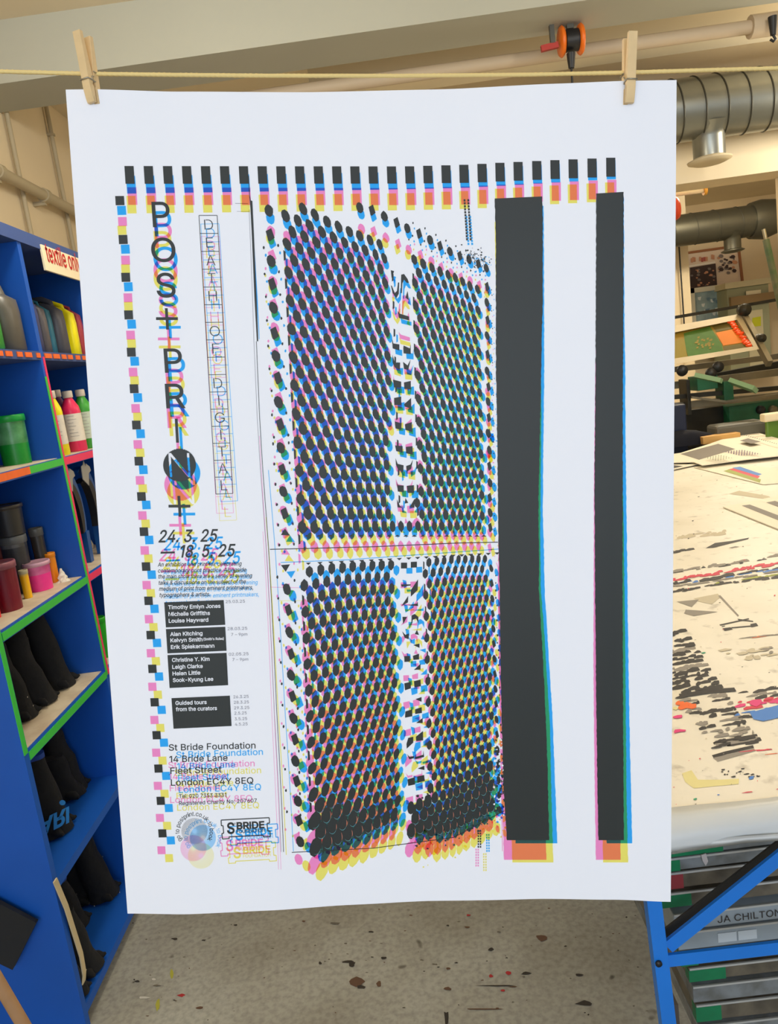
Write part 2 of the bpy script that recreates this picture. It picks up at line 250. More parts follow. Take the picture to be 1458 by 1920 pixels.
s 365 182,-8 145,-5 112,3 84,18 62,38 45,63 36,94 94,107 105,79 124,60 150,49 181,45 217,50 244,62 262,81 268,103 265,121 254,136 237,147 212,155 149,170 104,186 72,208 53,237 47,274 51,305 65,332 87,354 115,370 149,381 187,384 223,381 254,372 279,358 299,339 314,316 324,290 268,277 258,298 243,316 219,328 187,333 156,329 131,317 114,299 109,277 112,258 124,243 144,232 172,223 229,209 275,194 306,171 325,142 331,107 326,75 312,47 290,24 260,6 223,-5
t 227 204,379 204,327 6,327 6,379/65,471 126,471 126,98 128,76 136,61 150,53 170,50 185,51 202,54 213,2 192,-3 168,-4 125,2 92,21 72,52 65,93
u 410 182,-5 146,-1 115,11 89,31 69,59 57,95 53,139 53,379 114,379 114,144 119,105 137,75 164,56 200,50 226,53 249,62 268,77 283,97 293,122 296,153 296,379 357,379 357,0 298,0 298,92 307,92 286,47 257,17 222,0
v 389 163,0 17,379 84,379 165,155 187,87 206,21 184,21 203,87 224,155 305,379 371,379 226,0
w 567 138,0 23,379 87,379 133,214 154,137 175,41 165,41 186,135 206,214 252,379 316,379 362,214 382,136 402,41 391,41 413,135 434,214 480,379 545,379 429,0 368,0 319,172 305,225 291,280 277,338 291,338 277,280 263,225 248,172 199,0
x 379 21,0 154,195 29,379 100,379 190,245 282,379 352,379 225,195 358,0 287,0 190,145 91,0
y 389 47,-139 61,-86 71,-87 104,-89 118,-84 130,-74 141,-58 151,-36 163,-1 17,379 84,379 165,155 187,87 206,21 184,21 202,87 224,155 305,379 371,379 204,-58 191,-85 177,-107 159,-124 139,-136 117,-143 91,-145 65,-143
– 350 350,244 350,188 0,188 0,244
— 699 699,244 699,188 0,188 0,244"""
FONT = {}
for row in OUTLINES.split('\n'):
    head = row[2:].split(' ', 1); FONT[row[0]] = (int(head[0])/1000, [[tuple(int(v)/1000 for v in p.split(',')) for p in c.split(' ')] for c in head[1].split('/')])
GL = {}
def grow(c, off):
    c = [p for i, p in enumerate(c) if abs(p[0]-c[i-1][0])+abs(p[1]-c[i-1][1]) > .007]
    if not off: return c
    out = []; n = len(c)
    for i in range(n):
        a, b, d = Vector(c[i-1]), Vector(c[i]), Vector(c[(i+1) % n])
        u = (b-a).normalized() if (b-a).length > 1e-6 else Vector((1, 0)); v = (d-b).normalized() if (d-b).length > 1e-6 else u
        n1 = Vector((-u.y, u.x)); n2 = Vector((-v.y, v.x)); m_ = n1+n2
        m_ = m_/max(.35, m_.dot(n1)) if m_.length > .2 else n1
        out.append((b.x+m_.x*off, b.y+m_.y*off))
    return out
def signed(c): return sum(c[i-1][0]*c[i][1]-c[i][0]*c[i-1][1] for i in range(len(c)))/2
def within(p, c):
    r = False
    for i in range(len(c)):
        (x1, y1), (x2, y2) = c[i-1], c[i]
        if (y1 > p[1]) != (y2 > p[1]) and p[0] < (x2-x1)*(p[1]-y1)/(y2-y1)+x1: r = not r
    return r
def glyphs(text, off=0.0, shear=0.0):
    key = (text, off, shear)
    if key in GL: return GL[key]
    vs, fs, x = [], [], 0
    for ch in text:
        if ch not in FONT: x += .2; continue
        w_, cont = FONT[ch]
        outer = [c for c in cont if signed(c) < 0]; holes = [c for c in cont if signed(c) >= 0]
        for o_ in outer:
            loops = [grow(o_, off)]+[grow(h, off) for h in holes if within(h[0], o_)]
            k = len(vs); vs += [(x+a+shear*b, b) for L_ in loops for a, b in L_]
            for t in geometry.tessellate_polygon([[Vector((a, b, 0)) for a, b in L_] for L_ in loops]): fs.append([q+k for q in t])
        x += w_
    x0 = min(v[0] for v in vs); x1 = max(v[0] for v in vs)
    GL[key] = (vs, fs, x0, x1); return GL[key]
CAP = max(v[1] for v in glyphs('H')[0])
def text_pts(text, p0, p1, h, off=0.0, shear=0.0, upv=None):
    vs, fs, x0, x1 = glyphs(text, off, shear)
    dx, dy = p1[0]-p0[0], p1[1]-p0[1]; L = math.hypot(dx, dy) or 1
    if upv is None: upv = (dy/L, -dx/L)
    return [(p0[0]+dx*(x-x0)/(x1-x0)+upv[0]*y/CAP*h, p0[1]+dy*(x-x0)/(x1-x0)+upv[1]*y/CAP*h) for x, y in vs], fs

# =================================================================== SETTING
m_wall = mat('cream_wall_paint', (230, 212, 178), 0.75, vary=0.06, scale=2)
m_beam = mat('grey_green_beam_paint', (174, 174, 160), 0.7, vary=0.04, scale=2)
m_ceil = mat('ceiling_paint', (222, 208, 178), 0.8, vary=0.05, scale=2)
m_floor = bpy.data.materials.new('worn_concrete'); m_floor.use_nodes = True
def floor_mat(m):
    nt = m.node_tree; b = nt.nodes['Principled BSDF']; b.inputs['Roughness'].default_value = 0.55
    tc = nt.nodes.new('ShaderNodeTexCoord')
    n1 = nt.nodes.new('ShaderNodeTexNoise'); n1.inputs['Scale'].default_value = 2.2; n1.inputs['Detail'].default_value = 9
    n2 = nt.nodes.new('ShaderNodeTexNoise'); n2.inputs['Scale'].default_value = 70; n2.inputs['Detail'].default_value = 4
    n3 = nt.nodes.new('ShaderNodeTexNoise'); n3.inputs['Scale'].default_value = 16; n3.inputs['Detail'].default_value = 2
    for n in (n1, n2, n3): nt.links.new(tc.outputs['Object'], n.inputs['Vector'])
    r1 = nt.nodes.new('ShaderNodeValToRGB'); e = r1.color_ramp.elements
    e[0].position = 0.36; e[0].color = lin((146, 142, 130)); e[1].position = 0.66; e[1].color = lin((174, 174, 164))
    r2 = nt.nodes.new('ShaderNodeValToRGB'); r2.color_ramp.elements[0].position = 0.3; r2.color_ramp.elements[0].color = (0.72, 0.72, 0.72, 1)
    r2.color_ramp.elements[1].position = 0.6; r2.color_ramp.elements[1].color = (1, 1, 1, 1)
    r3 = nt.nodes.new('ShaderNodeValToRGB'); r3.color_ramp.elements[0].position = 0.24; r3.color_ramp.elements[0].color = (0.35, 0.33, 0.3, 1)
    r3.color_ramp.elements[1].position = 0.3; r3.color_ramp.elements[1].color = (1, 1, 1, 1)
    nt.links.new(n1.outputs['Fac'], r1.inputs[0]); nt.links.new(n2.outputs['Fac'], r2.inputs[0]); nt.links.new(n3.outputs['Fac'], r3.inputs[0])
    mx = nt.nodes.new('ShaderNodeMixRGB'); mx.blend_type = 'MULTIPLY'; mx.inputs[0].default_value = 1
    nt.links.new(r1.outputs[0], mx.inputs[1]); nt.links.new(r2.outputs[0], mx.inputs[2])
    m2 = nt.nodes.new('ShaderNodeMixRGB'); m2.blend_type = 'MULTIPLY'; m2.inputs[0].default_value = 1
    nt.links.new(mx.outputs[0], m2.inputs[1]); nt.links.new(r3.outputs[0], m2.inputs[2]); nt.links.new(m2.outputs[0], b.inputs['Base Color'])
floor_mat(m_floor)
XL, XR, YB, ZC = -1.6, 6.0, 10.6, 3.14
MB().box((XL-.1, -3.2, -.1), (XR+.1, YB+.1, 0)).build('floor', m_floor, kind='structure', origin=(0, 0, 0))
MB().box((XL-.1, -3.2, ZC), (XR+.1, YB+.1, ZC+.1)).build('ceiling', m_ceil, kind='structure')
MB().box((XL-.1, -3.2, 0), (XL, YB+.1, ZC)).build('wall_left', m_wall, kind='structure')
MB().box((XR, -3.2, 0), (XR+.1, YB+.1, ZC)).build('wall_right', m_wall, kind='structure')
MB().box((XL, YB, 0), (XR, YB+.1, ZC)).build('wall_back', m_wall, kind='structure')
# beams across the ceiling
MB().box((XL, 3.50, 2.90), (XR, 3.80, ZC)).build('trim_1', m_beam, kind='structure')
MB().box((-.2, 4.20, 2.95), (XR, 4.42, ZC)).build('trim_3', m_ceil, kind='structure')
w = MB(); w.box((XL, 4.80, 2.37), (XR, 5.05, ZC)); w.build('wall_header', m_wall, kind='structure')
MB().box((2.53, 4.80, 0), (2.95, 5.05, 2.37)).build('wall_pillar', m_wall, kind='structure')
MB().box((XL, 4.80, 0), (1.2, 5.05, 2.37)).build('wall_partition', m_wall, kind='structure')
p = at(1266, 520, 1, 8.6); q = at(1296, 520, 1, 8.6)
MB().box((p.x-.35, 8.6, 0), (q.x-.02, 8.85, ZC)).build('wall_pier', m_wall, kind='structure')
MB().box((XL, 7.2, 2.95), (XR, 7.4, ZC)).build('trim_4', m_ceil, kind='structure')

# =================================================================== BLUE SHELVING UNIT
m_blue = mat('blue_gloss_paint', (4, 88, 190), 0.55, vary=0.12, scale=4)
m_blueedge = mat('faded_blue_paint', (60, 84, 142), 0.7)
m_lam = mat('stained_cream_laminate', (226, 212, 186), 0.6, rgb2=(196, 176, 150), scale=14)
m_green = mat('green_tape', (58, 196, 72), 0.5); m_pink = mat('pink_tape', (244, 48, 104), 0.5)
m_orange = mat('orange_tape', (250, 112, 44), 0.5, vary=.1, scale=40)
m_yellowp = mat('yellow_plastic', (252, 236, 10), 0.4)
XF, XBk, TH = -0.95, -1.50, 0.022
YD = [1.68, 2.205, 2.73, 3.26]
SZ = [0.06, 0.41, 0.745, 1.04, 1.39, 1.69]
shelf = thing('shelving_unit', (-1.17, 2.4, 0), 'tall blue wooden shelving unit with taped shelf edges, beside the hanging poster', 'shelf')
for i, y in enumerate(YD):
    nm = 'end_panel' if i in (0, 3) else 'divider'
    d = MB().box((XBk, y-TH/2, 0), (XF, y+TH/2, 2.02)).build(nm, m_blue, shelf, bevel=.001)
    e = .0015
    if i == 0:
        MB().box((XF, y-TH/2, .745), (XF+e, y+TH/2-.004, 1.06)).build('edge_tape', m_green, d)
    if i == 1:
        MB().box((XF, y-TH/2-.001, .73), (XF+e, y-.001, 1.62)).build('edge_tape', m_green, d, label='green tape strip')
        MB().box((XF, y, .73), (XF+e, y+TH/2, 1.675)).build('edge_tape', m_pink, d, label='pink tape strip')
MB().box((XBk-.012, YD[0], 0), (XBk, YD[3], 2.02)).build('back_board', m_blue, shelf)
MB().box((XBk, YD[0], 1.985), (XF+.004, YD[3], 2.02)).build('top_board', m_blueedge, shelf)
for b in range(3):
    y0, y1 = YD[b]+TH/2, YD[b+1]-TH/2
    for k, z in enumerate(SZ):
        top = m_lam if 0.6 < z < 1.5 else m_blue
        s_ = MB().box((XBk, y0, z-.024), (XF-.001, y1, z)).build('shelf_board', [m_blueedge if z > 1.5 else m_blue], shelf)
        if top is m_lam: MB().box((XBk+.002, y0+.001, z), (XF-.012, y1-.001, z+.0015)).build('shelf_liner', m_lam, s_)
        t = MB(); e = .0016
        tm = None
        if z > 1.5 and b < 2:
            y = y0+.006
            while y < y1-.02:
                L = random.uniform(.028, .045); MB().box((XF-.001, y, z-.018), (XF+e, min(y+L, y1), z-.005)).build('edge_tape', m_orange, s_); y += L+random.uniform(.012, .03)
            tm = None
        elif abs(z-1.39) < .01:
            if b == 0:
                t.box((XF-.001, y0, z-.02), (XF+e, y0+.30, z-.001)); t.build('edge_tape', m_orange, s_); t = MB(); t.box((XF-.001, y0+.30, z-.02), (XF+e, y1, z-.001)); tm = m_green
            else: t.box((XF-.001, y0, z-.022), (XF+e, y1, z-.001)); tm = m_pink
        elif .6 < z < 1.2:
            t.box((XF-.001, y0, z-.021), (XF+e, y1, z-.002)); tm = m_green if b == 0 else m_pink
        if tm: t.build('edge_tape', tm, s_)

# sign on the unit
m_sign = mat('cream_card', (240, 224, 190), 0.7); m_red = mat('red_lettering', (196, 28, 34), 0.6)
a = at(76, 456, 0, XF+.012); b_ = at(90, 505, 0, XF+.012)
sg = thing('sign', (XF+.006, a.y+.2, b_.z), 'cream card sign with red lettering fixed along the top of the blue shelving', 'sign')
yA, yB2 = a.y+.012, a.y+.31; zt, zb = a.z, at(92, 507, 0, XF+.012).z
MB().box((XF+.001, yA, zb), (XF+.008, yB2, zt)).build('board', m_sign, sg, bevel=.001)
tp, tf = text_pts('textile only', (yA+.02, zb+.028), (yB2-.02, zb+.028), 0.052, off=.012, upv=(0, 1))
MB().add([(XF+.009, x, z) for x, z in tp], tf).build('lettering', m_red, sg)

def onshelf(px, y, z):
    lo, hi = 0.0, 1920.0
    for _ in range(40):
        mid = (lo+hi)/2
        if at(px, mid, 1, y).z > z: lo = mid
        else: hi = mid
    return at(px, lo, 1, y), lo
# --- jerrycans on the top shelf --------------------------------------------------
def jerrycan(name, px, pytop, pybase, xplane, thick, width, body, label, handle=True, group='plastic jerrycans on the top shelf'):
    base = at(px, pybase, 0, xplane); z0 = SZ[5]+.001
    k = mpx(base); h = (pybase-pytop)*k*1.16
    o = thing('jerrycan', (xplane-width/2, base.y, z0), label, 'jerrycan', group)
    X0, Y0 = xplane-width/2, base.y; m = MB(); rings = []
    for t, sx, sy in ((0, .93, .93), (.03, 1, 1), (.6, 1, 1), (.78, .96, .95), (.88, .72, .85), (.93, .40, .7)):
        rings.append(rrect(X0+(-.0 if t < .8 else -.04*width), Y0, width*sx, thick*sy, z0+h*t, .35))
    m.loft(rings); m.build('body', body, o)
    m = MB(); m.lathe((X0-width*.3, Y0, z0+h*.86), [(.014, 0), (.014, .02), (.012, .022), (.0, .022)], 14); m.build('screw_cap', mats_black, o)
    if handle:
        m = MB(); hw = width*.30
        m.tube([(X0+hw, Y0, z0+h*.80), (X0+hw*.9, Y0, z0+h*.93), (X0+hw*.3, Y0, z0+h), (X0-hw*.5, Y0, z0+h), (X0-hw*.9, Y0, z0+h*.92)], thick*.17, 8)
        m.build('handle', body, o)
    return o
mats_black = mat('black_plastic', (26, 26, 28), 0.45)
def pl(n, c, r=.38): return mat(n, c, r, vary=.12, scale=30)
jerrycan('j', 1, 562, 655, -.962, .122, .16, pl('green_plastic', (48, 176, 52)), 'green plastic jerrycan, leftmost on the top blue shelf')
jerrycan('j', 45, 549, 655, -.964, .095, .17, pl('grey_plastic', (96, 92, 84)), 'dark grey jerrycan beside the green one on the top shelf')
jerrycan('j', 82, 553, 655, -1.0, .045, .14, pl('indigo_plastic', (52, 62, 112)), 'indigo jerrycan with looped handle just right of the shelf divider')
jerrycan('j', 97, 562, 656, -1.0, .035, .14, pl('slate_plastic', (92, 88, 92)), 'slate grey jerrycan between the indigo and teal ones')
jerrycan('j', 107, 562, 656, -1.02, .03, .15, pl('teal_plastic', (48, 118, 142)), 'teal jerrycan squeezed behind the slate one')
jerrycan('j', 130, 563, 656, -1.0, .06, .14, pl('charcoal_plastic', (76, 76, 84)), 'charcoal jerrycan with big open handle left of the yellow one')
jerrycan('j', 151, 567, 656, -1.0, .04, .15, m_yellowp, 'bright yellow jerrycan on the top shelf next to the poster edge')
jerrycan('j', 163, 571, 657, -1.0, .03, .15, pl('dull_red_plastic', (176, 62, 70)), 'dull red jerrycan half hidden behind the poster edge')

# --- ink bottles with white labels ------------------------------------------------
m_cap = mat('ivory_cap', (222, 210, 196), .5)
m_lab = mat('ivory_label', (236, 228, 214), .6, vary=.08, scale=60); m_labink = mat('label_ink', (156, 152, 152), .7)
def bottle(px, pytop, pybase, xplane, rpx, colr, label, greenlabel=False):
    base = at(px, pybase, 0, xplane); base = Vector((base.x, base.y, SZ[4]+.002)); k = mpx(base); h = (pybase-pytop)*k*1.0; r = rpx*k
    o = thing('ink_bottle', base, label, 'bottle', 'ink bottles on the middle shelf')
    body = pl('ink_'+label.split()[0], colr, .35)
    MB().lathe(base, [(r*.92, 0), (r, .006), (r, h*.66), (r*.93, h*.73), (r*.55, h*.84), (r*.42, h*.88), (r*.42, h*.9)]).build('body', body, o)
    MB().lathe(base, [(r*.52, h*.885), (r*.54, h*.89), (r*.54, h*.985), (r*.48, h), (0, h)], 24).build('cap', m_cap, o)
    lb = MB().lathe(base, [(r*1.012, h*.17), (r*1.012, h*.62)], 28, cap=False).build('paper_label', m_lab if not greenlabel else mat('pale_green_label', (206, 220, 200), .6, vary=.1, scale=50), o)
    m = MB(); ang0 = math.atan2(-base.y, -base.x+CAM.x)
    for rr in range(7):
        zz = base.z+h*(.58-.055*rr); a0 = ang0-.55; L = random.uniform(.5, 1.1)
        pts = []
        for q in range(7):
            a = a0+L*q/6; pts.append((base.x+r*1.02*math.cos(a), base.y+r*1.02*math.sin(a)))
        for q in range(6):
            m.add([(pts[q][0], pts[q][1], zz), (pts[q+1][0], pts[q+1][1], zz), (pts[q+1][0], pts[q+1][1], zz+.0012), (pts[q][0], pts[q][1], zz+.0012)], [(0, 1, 2, 3)])
    m.build('printed_lines', m_labink, lb)
bottle(117, 722, 842, -.985, 13, (252, 232, 16), 'yellow ink bottle with ivory label, nearest the taped divider')
bottle(127, 722, 838, -1.04, 13, (118, 70, 122), 'purple ink bottle mostly hidden behind the yellow and magenta ones')
bottle(145, 722, 834, -1.0, 17, (238, 44, 96), 'magenta ink bottle with ivory label and cap in the middle of the row')
bottle(168, 720, 829, -1.0, 16, (66, 168, 60), 'green ink bottle with pale label beside the poster edge', True)

# --- ink tubs ---------------------------------------------------------------------
def tub(px, pytop, pybase, rpx, z, colr, label, fill=.5, cap_col=None, clear=True, flare=1.08, group='plastic ink tubs on the shelves', lift=0.0, baseo=None, lid=True, yfix=None):
    if baseo is None:
        g = at(px, pybase, 2, z+lift)
        lim = YD[1]-rpx*mpx(g)-.03
        if px < 160 and (yfix or g.y > lim): g, pybase = onshelf(px, yfix or lim, z)
        base = Vector((g.x, g.y, z+lift+.002))
    else: base = Vector(baseo)
    k = mpx(base); h = (pybase-pytop)*k; r = rpx*k/flare
    o = thing('ink_tub', base, label, 'tub', group)
    ink = pl('tub_'+label.split(' ')[0]+str(len(MATS)), colr, .35)
    MB().lathe(base, [(r, 0), (r*(1+(flare-1)*fill), h*fill)]).build('ink', ink, o)
    wallm = mat('smeared_clear_'+str(len(MATS)), tuple(int(c*.55+95) for c in colr), .3, rgb2=tuple(int(c*.75) for c in colr), scale=18) if clear else ink
    MB().lathe(base, [(r*(1+(flare-1)*fill)*1.003, h*fill), (r*flare, h*.97)], cap=False).build('tub_wall', wallm, o)
    if lid:
        lm = pl('lid_'+str(len(MATS)), cap_col or colr, .35)
        R_ = r*flare
        MB().lathe(base, [(R_*1.01, h*.86), (R_*1.07, h*.87), (R_*1.07, h*.97), (R_*1.03, h), (R_*.95, h), (R_*.93, h*.975), (0, h*.975)]).build('lid', lm, o)
    return o, base, h, r*flare
tub(34, 780, 864, 27, SZ[4], (14, 142, 48), 'green ink tub with lid, alone in the left bay', fill=.42, cap_col=(20, 172, 70))
z3 = SZ[3]
stk = tub(45, 1002, 1062, 23, z3, (58, 60, 66), 'dark grey smeared tub standing below the tall black one', fill=.8, clear=True, cap_col=(112, 116, 118), yfix=2.09)
stk_base = stk[1]; stk_h = stk[2]
g = stk_base; k = mpx(g)
tub(44, 945, 1002, 30, z3, (50, 50, 50), 'tall black ink tub stacked on top of the dark grey tub', clear=False, fill=.9, cap_col=(66, 60, 54), baseo=(g.x-.004, g.y, z3+.004+stk_h))
tub(88, 988, 1050, 12, z3, (56, 52, 48), 'narrow dark tub with lid at the back beside the tall black one', clear=False, fill=.9, cap_col=(90, 92, 90))
tub(18, 1003, 1098, 26, z3, (238, 66, 34), 'orange red open tub with tilted lid behind the maroon one', fill=.62, cap_col=(240, 78, 44))
tub(18, 1052, 1144, 26, z3, (120, 12, 38), 'maroon ink tub in front on the taped shelf', fill=.86, cap_col=(150, 88, 100))
tub(-8, 1080, 1160, 11, z3, (226, 26, 36), 'bright red tub cut by the left photo edge', fill=.9)
tub(54, 1068, 1122, 8, z3, (250, 190, 16), 'small yellow tub with pale lid between maroon and pink', fill=.8, cap_col=(196, 186, 150))
tub(78, 1052, 1106, 23, z3, (252, 58, 156), 'hot pink ink tub with clear upper wall', fill=.58, cap_col=(226, 176, 196))
tub(103, 1036, 1092, 10, z3, (250, 150, 18), 'small orange tub behind the pink one', fill=.85)
# crumpled tissue
m = MB(); g = onshelf(119, 2.15, z3)[0]; k = mpx(g); rings = []
for t in range(7):
    ring = []
    for q in range(12):
        a = q*math.pi/6; rr = 10*k*(1-t/7.5)*(1+.35*random.uniform(-1, 1)); ring.append(Vector((g.x+rr*math.cos(a), g.y+rr*math.sin(a), z3+.002+t*4.2*k)))
    rings.append(ring)
m.loft(rings, smooth=False); tag(m.build('crumpled_tissue', mat('white_tissue', (232, 226, 210), .8)), 'crumpled white tissue beside the small orange tub', 'tissue')
# green tub in the second bay, low
tub(198, 1155, 1232, 12, SZ[2], (40, 186, 40), 'bright green tub by the poster edge in the second bay', clear=False, fill=.9)

# --- blue hand tools with grey tags in the second bay ------------------------------
m_toolb = mat('tool_blue_plastic', (18, 84, 160), .4); m_tag = mat('grey_card_tag', (178, 176, 170), .7)
def tape_tool(offy, label, seed):
    y0 = 2.36+offy; x0 = -1.02; z0 = z3+.003
    o = thing('tape_dispenser', (x0, y0, z0), label, 'tape dispenser')
    for nm, r0, w_, mt, dx in (('blue_arm', .085, .020, m_toolb, 0), ('black_arm', .062, .026, mats_black, .004)):
        m = MB(); rings = []
        for i in range(15):
            t = i/14; a = math.radians(-25+150*t)
            cx_ = y0-.03+r0*math.sin(a)*.9; cz = z0+.155+r0*math.cos(a)*1.65
            wd = w_*(.6+.6*math.sin(math.pi*t))
            ring = [Vector((x0+dx-.012, cx_-wd/2, cz)), Vector((x0+dx+.012, cx_-wd/2, cz)), Vector((x0+dx+.012, cx_+wd/2, cz+.004)), Vector((x0+dx-.012, cx_+wd/2, cz+.004))]
            rings.append(ring)
        m.loft(rings, smooth=False); m.build(nm, mt, o)
    m = MB(); m.bar((x0, y0+.035, z0), (x0+.005, y0+.03, z0+.10), .03, .024); m.build('grip', m_toolb, o)
    m = MB(); P = [(-.01, 0), (.028, -.026), (.045, .012), (.066, .018), (.062, .032), (.036, .045), (.030, .036), (.024, .056), (.012, .044), (-.004, .040)]
    zt = z0+.26; m.loft([[Vector((x0+.02+dx, y0-.05+a, zt+b)) for a, b in P] for dx in (0, .002)], smooth=False)
    m.build('tag', m_tag, o)
tape_tool(0.0, 'blue and black curved tape dispenser with torn grey tag, second bay', 1)
tape_tool(0.13, 'blue curved tape dispenser half behind the poster edge', 2)
def scrap(px, py, z, s_, label):
    g = at(px, py, 2, z+.002); k = mpx(g)*s_
    m = MB(); P = [(-8, -4), (-9, 6), (-3, 11), (5, 9), (9, 0), (6, -6), (0, -8)]
    m.loft([[Vector((g.x+a*k*.4, g.y+a*k*.8, z+.003+(b+9)*k+dx)) for a, b in P] for dx in (0, .001)], smooth=False)
    m.loft([[Vector((g.x+.004+a*k*.6, g.y+a*k, z+.003+dx)) for a, dx0 in ((-6, 0), (6, 0), (7, 0))] for dx in (0, .002)], smooth=False)
    tag(m.build('paper_scrap', mat('ivory_card', (226, 220, 206), .7)), label, 'scrap')
scrap(171, 1032, z3, 1.0, 'folded ivory card scrap standing on the second bay shelf')
scrap(187, 1020, z3, .7, 'smaller ivory card scrap behind the folded one')

# --- black bags ---------------------------------------------------------------------
m_bag = mat('black_cotton', (15, 17, 22), .9, vary=.3, scale=50, bump=.4); m_bagblue = mat('blue_lining', (14, 62, 150), .7)
m_white = mat('white_paint_spots', (216, 210, 200), .6); m_cream = mat('cream_strap', (208, 190, 150), .8)
def bag(pxb, pyb, z, wpx, pytop, label, lean=0.15, lining=False, seed=0, flare=1.5, spots=0, rot=0.0):
    random.seed(seed); g = at(pxb, pyb, 2, z); k = mpx(g); h = (pyb-pytop)*k; w_ = wpx*k; ext_ = w_*.5*flare*math.cos(rot)+.05; yy_ = min(g.y, (YD[1] if g.y < YD[1]+.03 else YD[2])-ext_); base = Vector((max(min(g.x, XF-.05), XBk+.12+lean*h), yy_, z+.002))
    o = thing('cloth_bag', base, label, 'bag', 'black cloth bags folded on the lower shelves')
    rings = []; N = 9
    for i in range(N):
        t = i/(N-1); wide = w_*1.15*(1+(flare*.85-1)*(1-t)**2.2); th = .03*(1-t)**1.5+.050; off = -lean*h*t
        def warp(p, t=t):
            n = noise.noise(Vector((p.x*14, p.y*14, t*3+seed)))*.009
            return Vector((p.x+n, p.y+n*.8, p.z+n*.6))
        rg = rrect(0, 0, th*1.2, wide, 0, .45)
        out = []
        for q in rg:
            a = rot; x = q.x*math.cos(a)-q.y*math.sin(a); y = q.x*math.sin(a)+q.y*math.cos(a)
            out.append(warp(Vector((base.x+x+off, base.y+y+.0, base.z+.004+h*t))))
        rings.append(out)
    # a loose hem that curls on the shelf
    MB().loft(rings).build('body', m_bag, o)
    f = MB(); 
    for sgn in (-1, 1):
        c0 = base+Vector((.03, sgn*w_*flare*.35, .004))
        f.tube([c0+Vector((-.03, -sgn*.01, .014)), c0+Vector((.0, 0, .011)), c0+Vector((.010, sgn*.004, .007)), c0+Vector((.016, sgn*.008, .009))], [.016, .012, .007, .003], 8)
    f.build('hem', m_bag, o)
    if lining:
        top = [p+Vector((0, 0, .001)) for p in rings[-1]]; low = [p*1 for p in rings[-2]]
        mid = [(a*.4+b*.6) for a, b in zip(low, top)]; cc = sum(top, Vector())/len(top)
        MB().loft([[cc+(p-cc)*1.04 for p in mid], [cc+(p-cc)*1.04 for p in top]]).build('lining', m_bagblue, o)
    if spots:
        m = MB()
        for _ in range(spots):
            i = random.randrange(0, N-2); kk = random.randrange(0, len(rings[0])-1)
            c = rings[i][kk]; n = (c-(sum(rings[i], Vector())/len(rings[i]))).normalized(); u = n.orthogonal().normalized(); v = n.cross(u); rr = random.uniform(.0015, .004)
            m.poly([c+n*.002+(u*math.cos(q)+v*math.sin(q))*rr*random.uniform(.6, 1.2) for q in [j*math.pi/3 for j in range(6)]])
        m.build('paint_spots', m_white, o)
    return o, base, k, h, rings
bag(112, 1288, SZ[2], 34, 1128, 'black cloth bag standing upright against the divider, fourth shelf', seed=1, flare=1.7, rot=.5)
bag(72, 1322, SZ[2], 34, 1162, 'black cloth bag slumped in the middle of the fourth shelf', seed=2, flare=1.7, spots=2, rot=.6)
bag(38, 1350, SZ[2], 32, 1192, 'black cloth bag leaning at the left end of the fourth shelf', seed=3, flare=1.6, spots=2, rot=.6)
bag(146, 1470, SZ[1], 30, 1350, 'black cloth bag with white marks against the divider, fifth shelf', seed=4, spots=6, rot=.5)
bag(128, 1498, SZ[1], 24, 1415, 'short crumpled black bag in the middle of the fifth shelf', seed=5, spots=3, flare=1.4, rot=.5)
ob, base, k, h, rings = bag(102, 1560, SZ[1], 48, 1405, 'black cloth bag printed with blue letters ARI, fifth shelf', seed=6, lining=True, spots=5, rot=-1.0, lean=.1)
# lettering on the bag front: a flat patch just off the cloth
o3 = at(72, 1538, 0, base.x+.034); 
tp, tf = text_pts('ARI', (0, 0), (.072, .012), .040, off=.03)
vv = []
nrm = Vector((.55, -.83, .12)).normalized(); PF = base+nrm*.058
def onp(px, py): d_ = ray(px, py); return CAM+d_*((PF-CAM).dot(nrm)/d_.dot(nrm))
P0 = onp(72, 1541); dirx = (onp(128, 1522)-P0); diry = onp(77, 1511)-P0
vv = [P0+dirx*(x/.072)+diry*(y/.040) for x, y in tp]
MB().add(vv, tf).poly([onp(115+6*math.cos(q)+2, 1505+5*math.sin(q)) for q in [j*math.pi/5 for j in range(10)]]).build('printed_lettering', mat('blue_print', (30, 132, 206), .6), ob)
bag(198, 1672, SZ[0], 36, 1540, 'large black cloth bag with blue rim deep on the bottom shelf', seed=7, lining=True, spots=5, rot=.4)
bag(150, 1690, SZ[0], 34, 1590, 'black cloth bag with blue lining behind the cream strap', seed=8, lining=True, spots=3, rot=.5)
bag(136, 1740, SZ[0], 34, 1640, 'black cloth bag with blue lining in the middle of the bottom shelf', seed=9, lining=True, spots=2, rot=.5)
bag(178, 1818, SZ[0], 44, 1690, 'black cloth bag with red and white spots at the bottom shelf front', seed=10, spots=5, rot=.7)
bag(150, 1870, SZ[0], 30, 1700, 'black cloth bag under the cream strap, nearest the blue end panel', seed=11, spots=4, rot=.5)
pts = [at(x, y, 0, XF+.012-.01*i/5) for i, (x, y) in enumerate([(103, 1650), (108, 1662), (124, 1700), (138, 1745), (152, 1790), (158, 1825), (157, 1842)])]
m = MB(); rings = []
for p in pts: rings.append([p+Vector((-.0015, -.009, 0)), p+Vector((.0015, -.009, 0)), p+Vector((.0015, .009, 0)), p+Vector((-.0015, .009, 0))])
m.loft(rings, smooth=False); tag(m.build('fabric_strap', m_cream), 'long cream fabric strap hanging over the bottom shelf of the blue unit', 'strap')
random.seed(11)

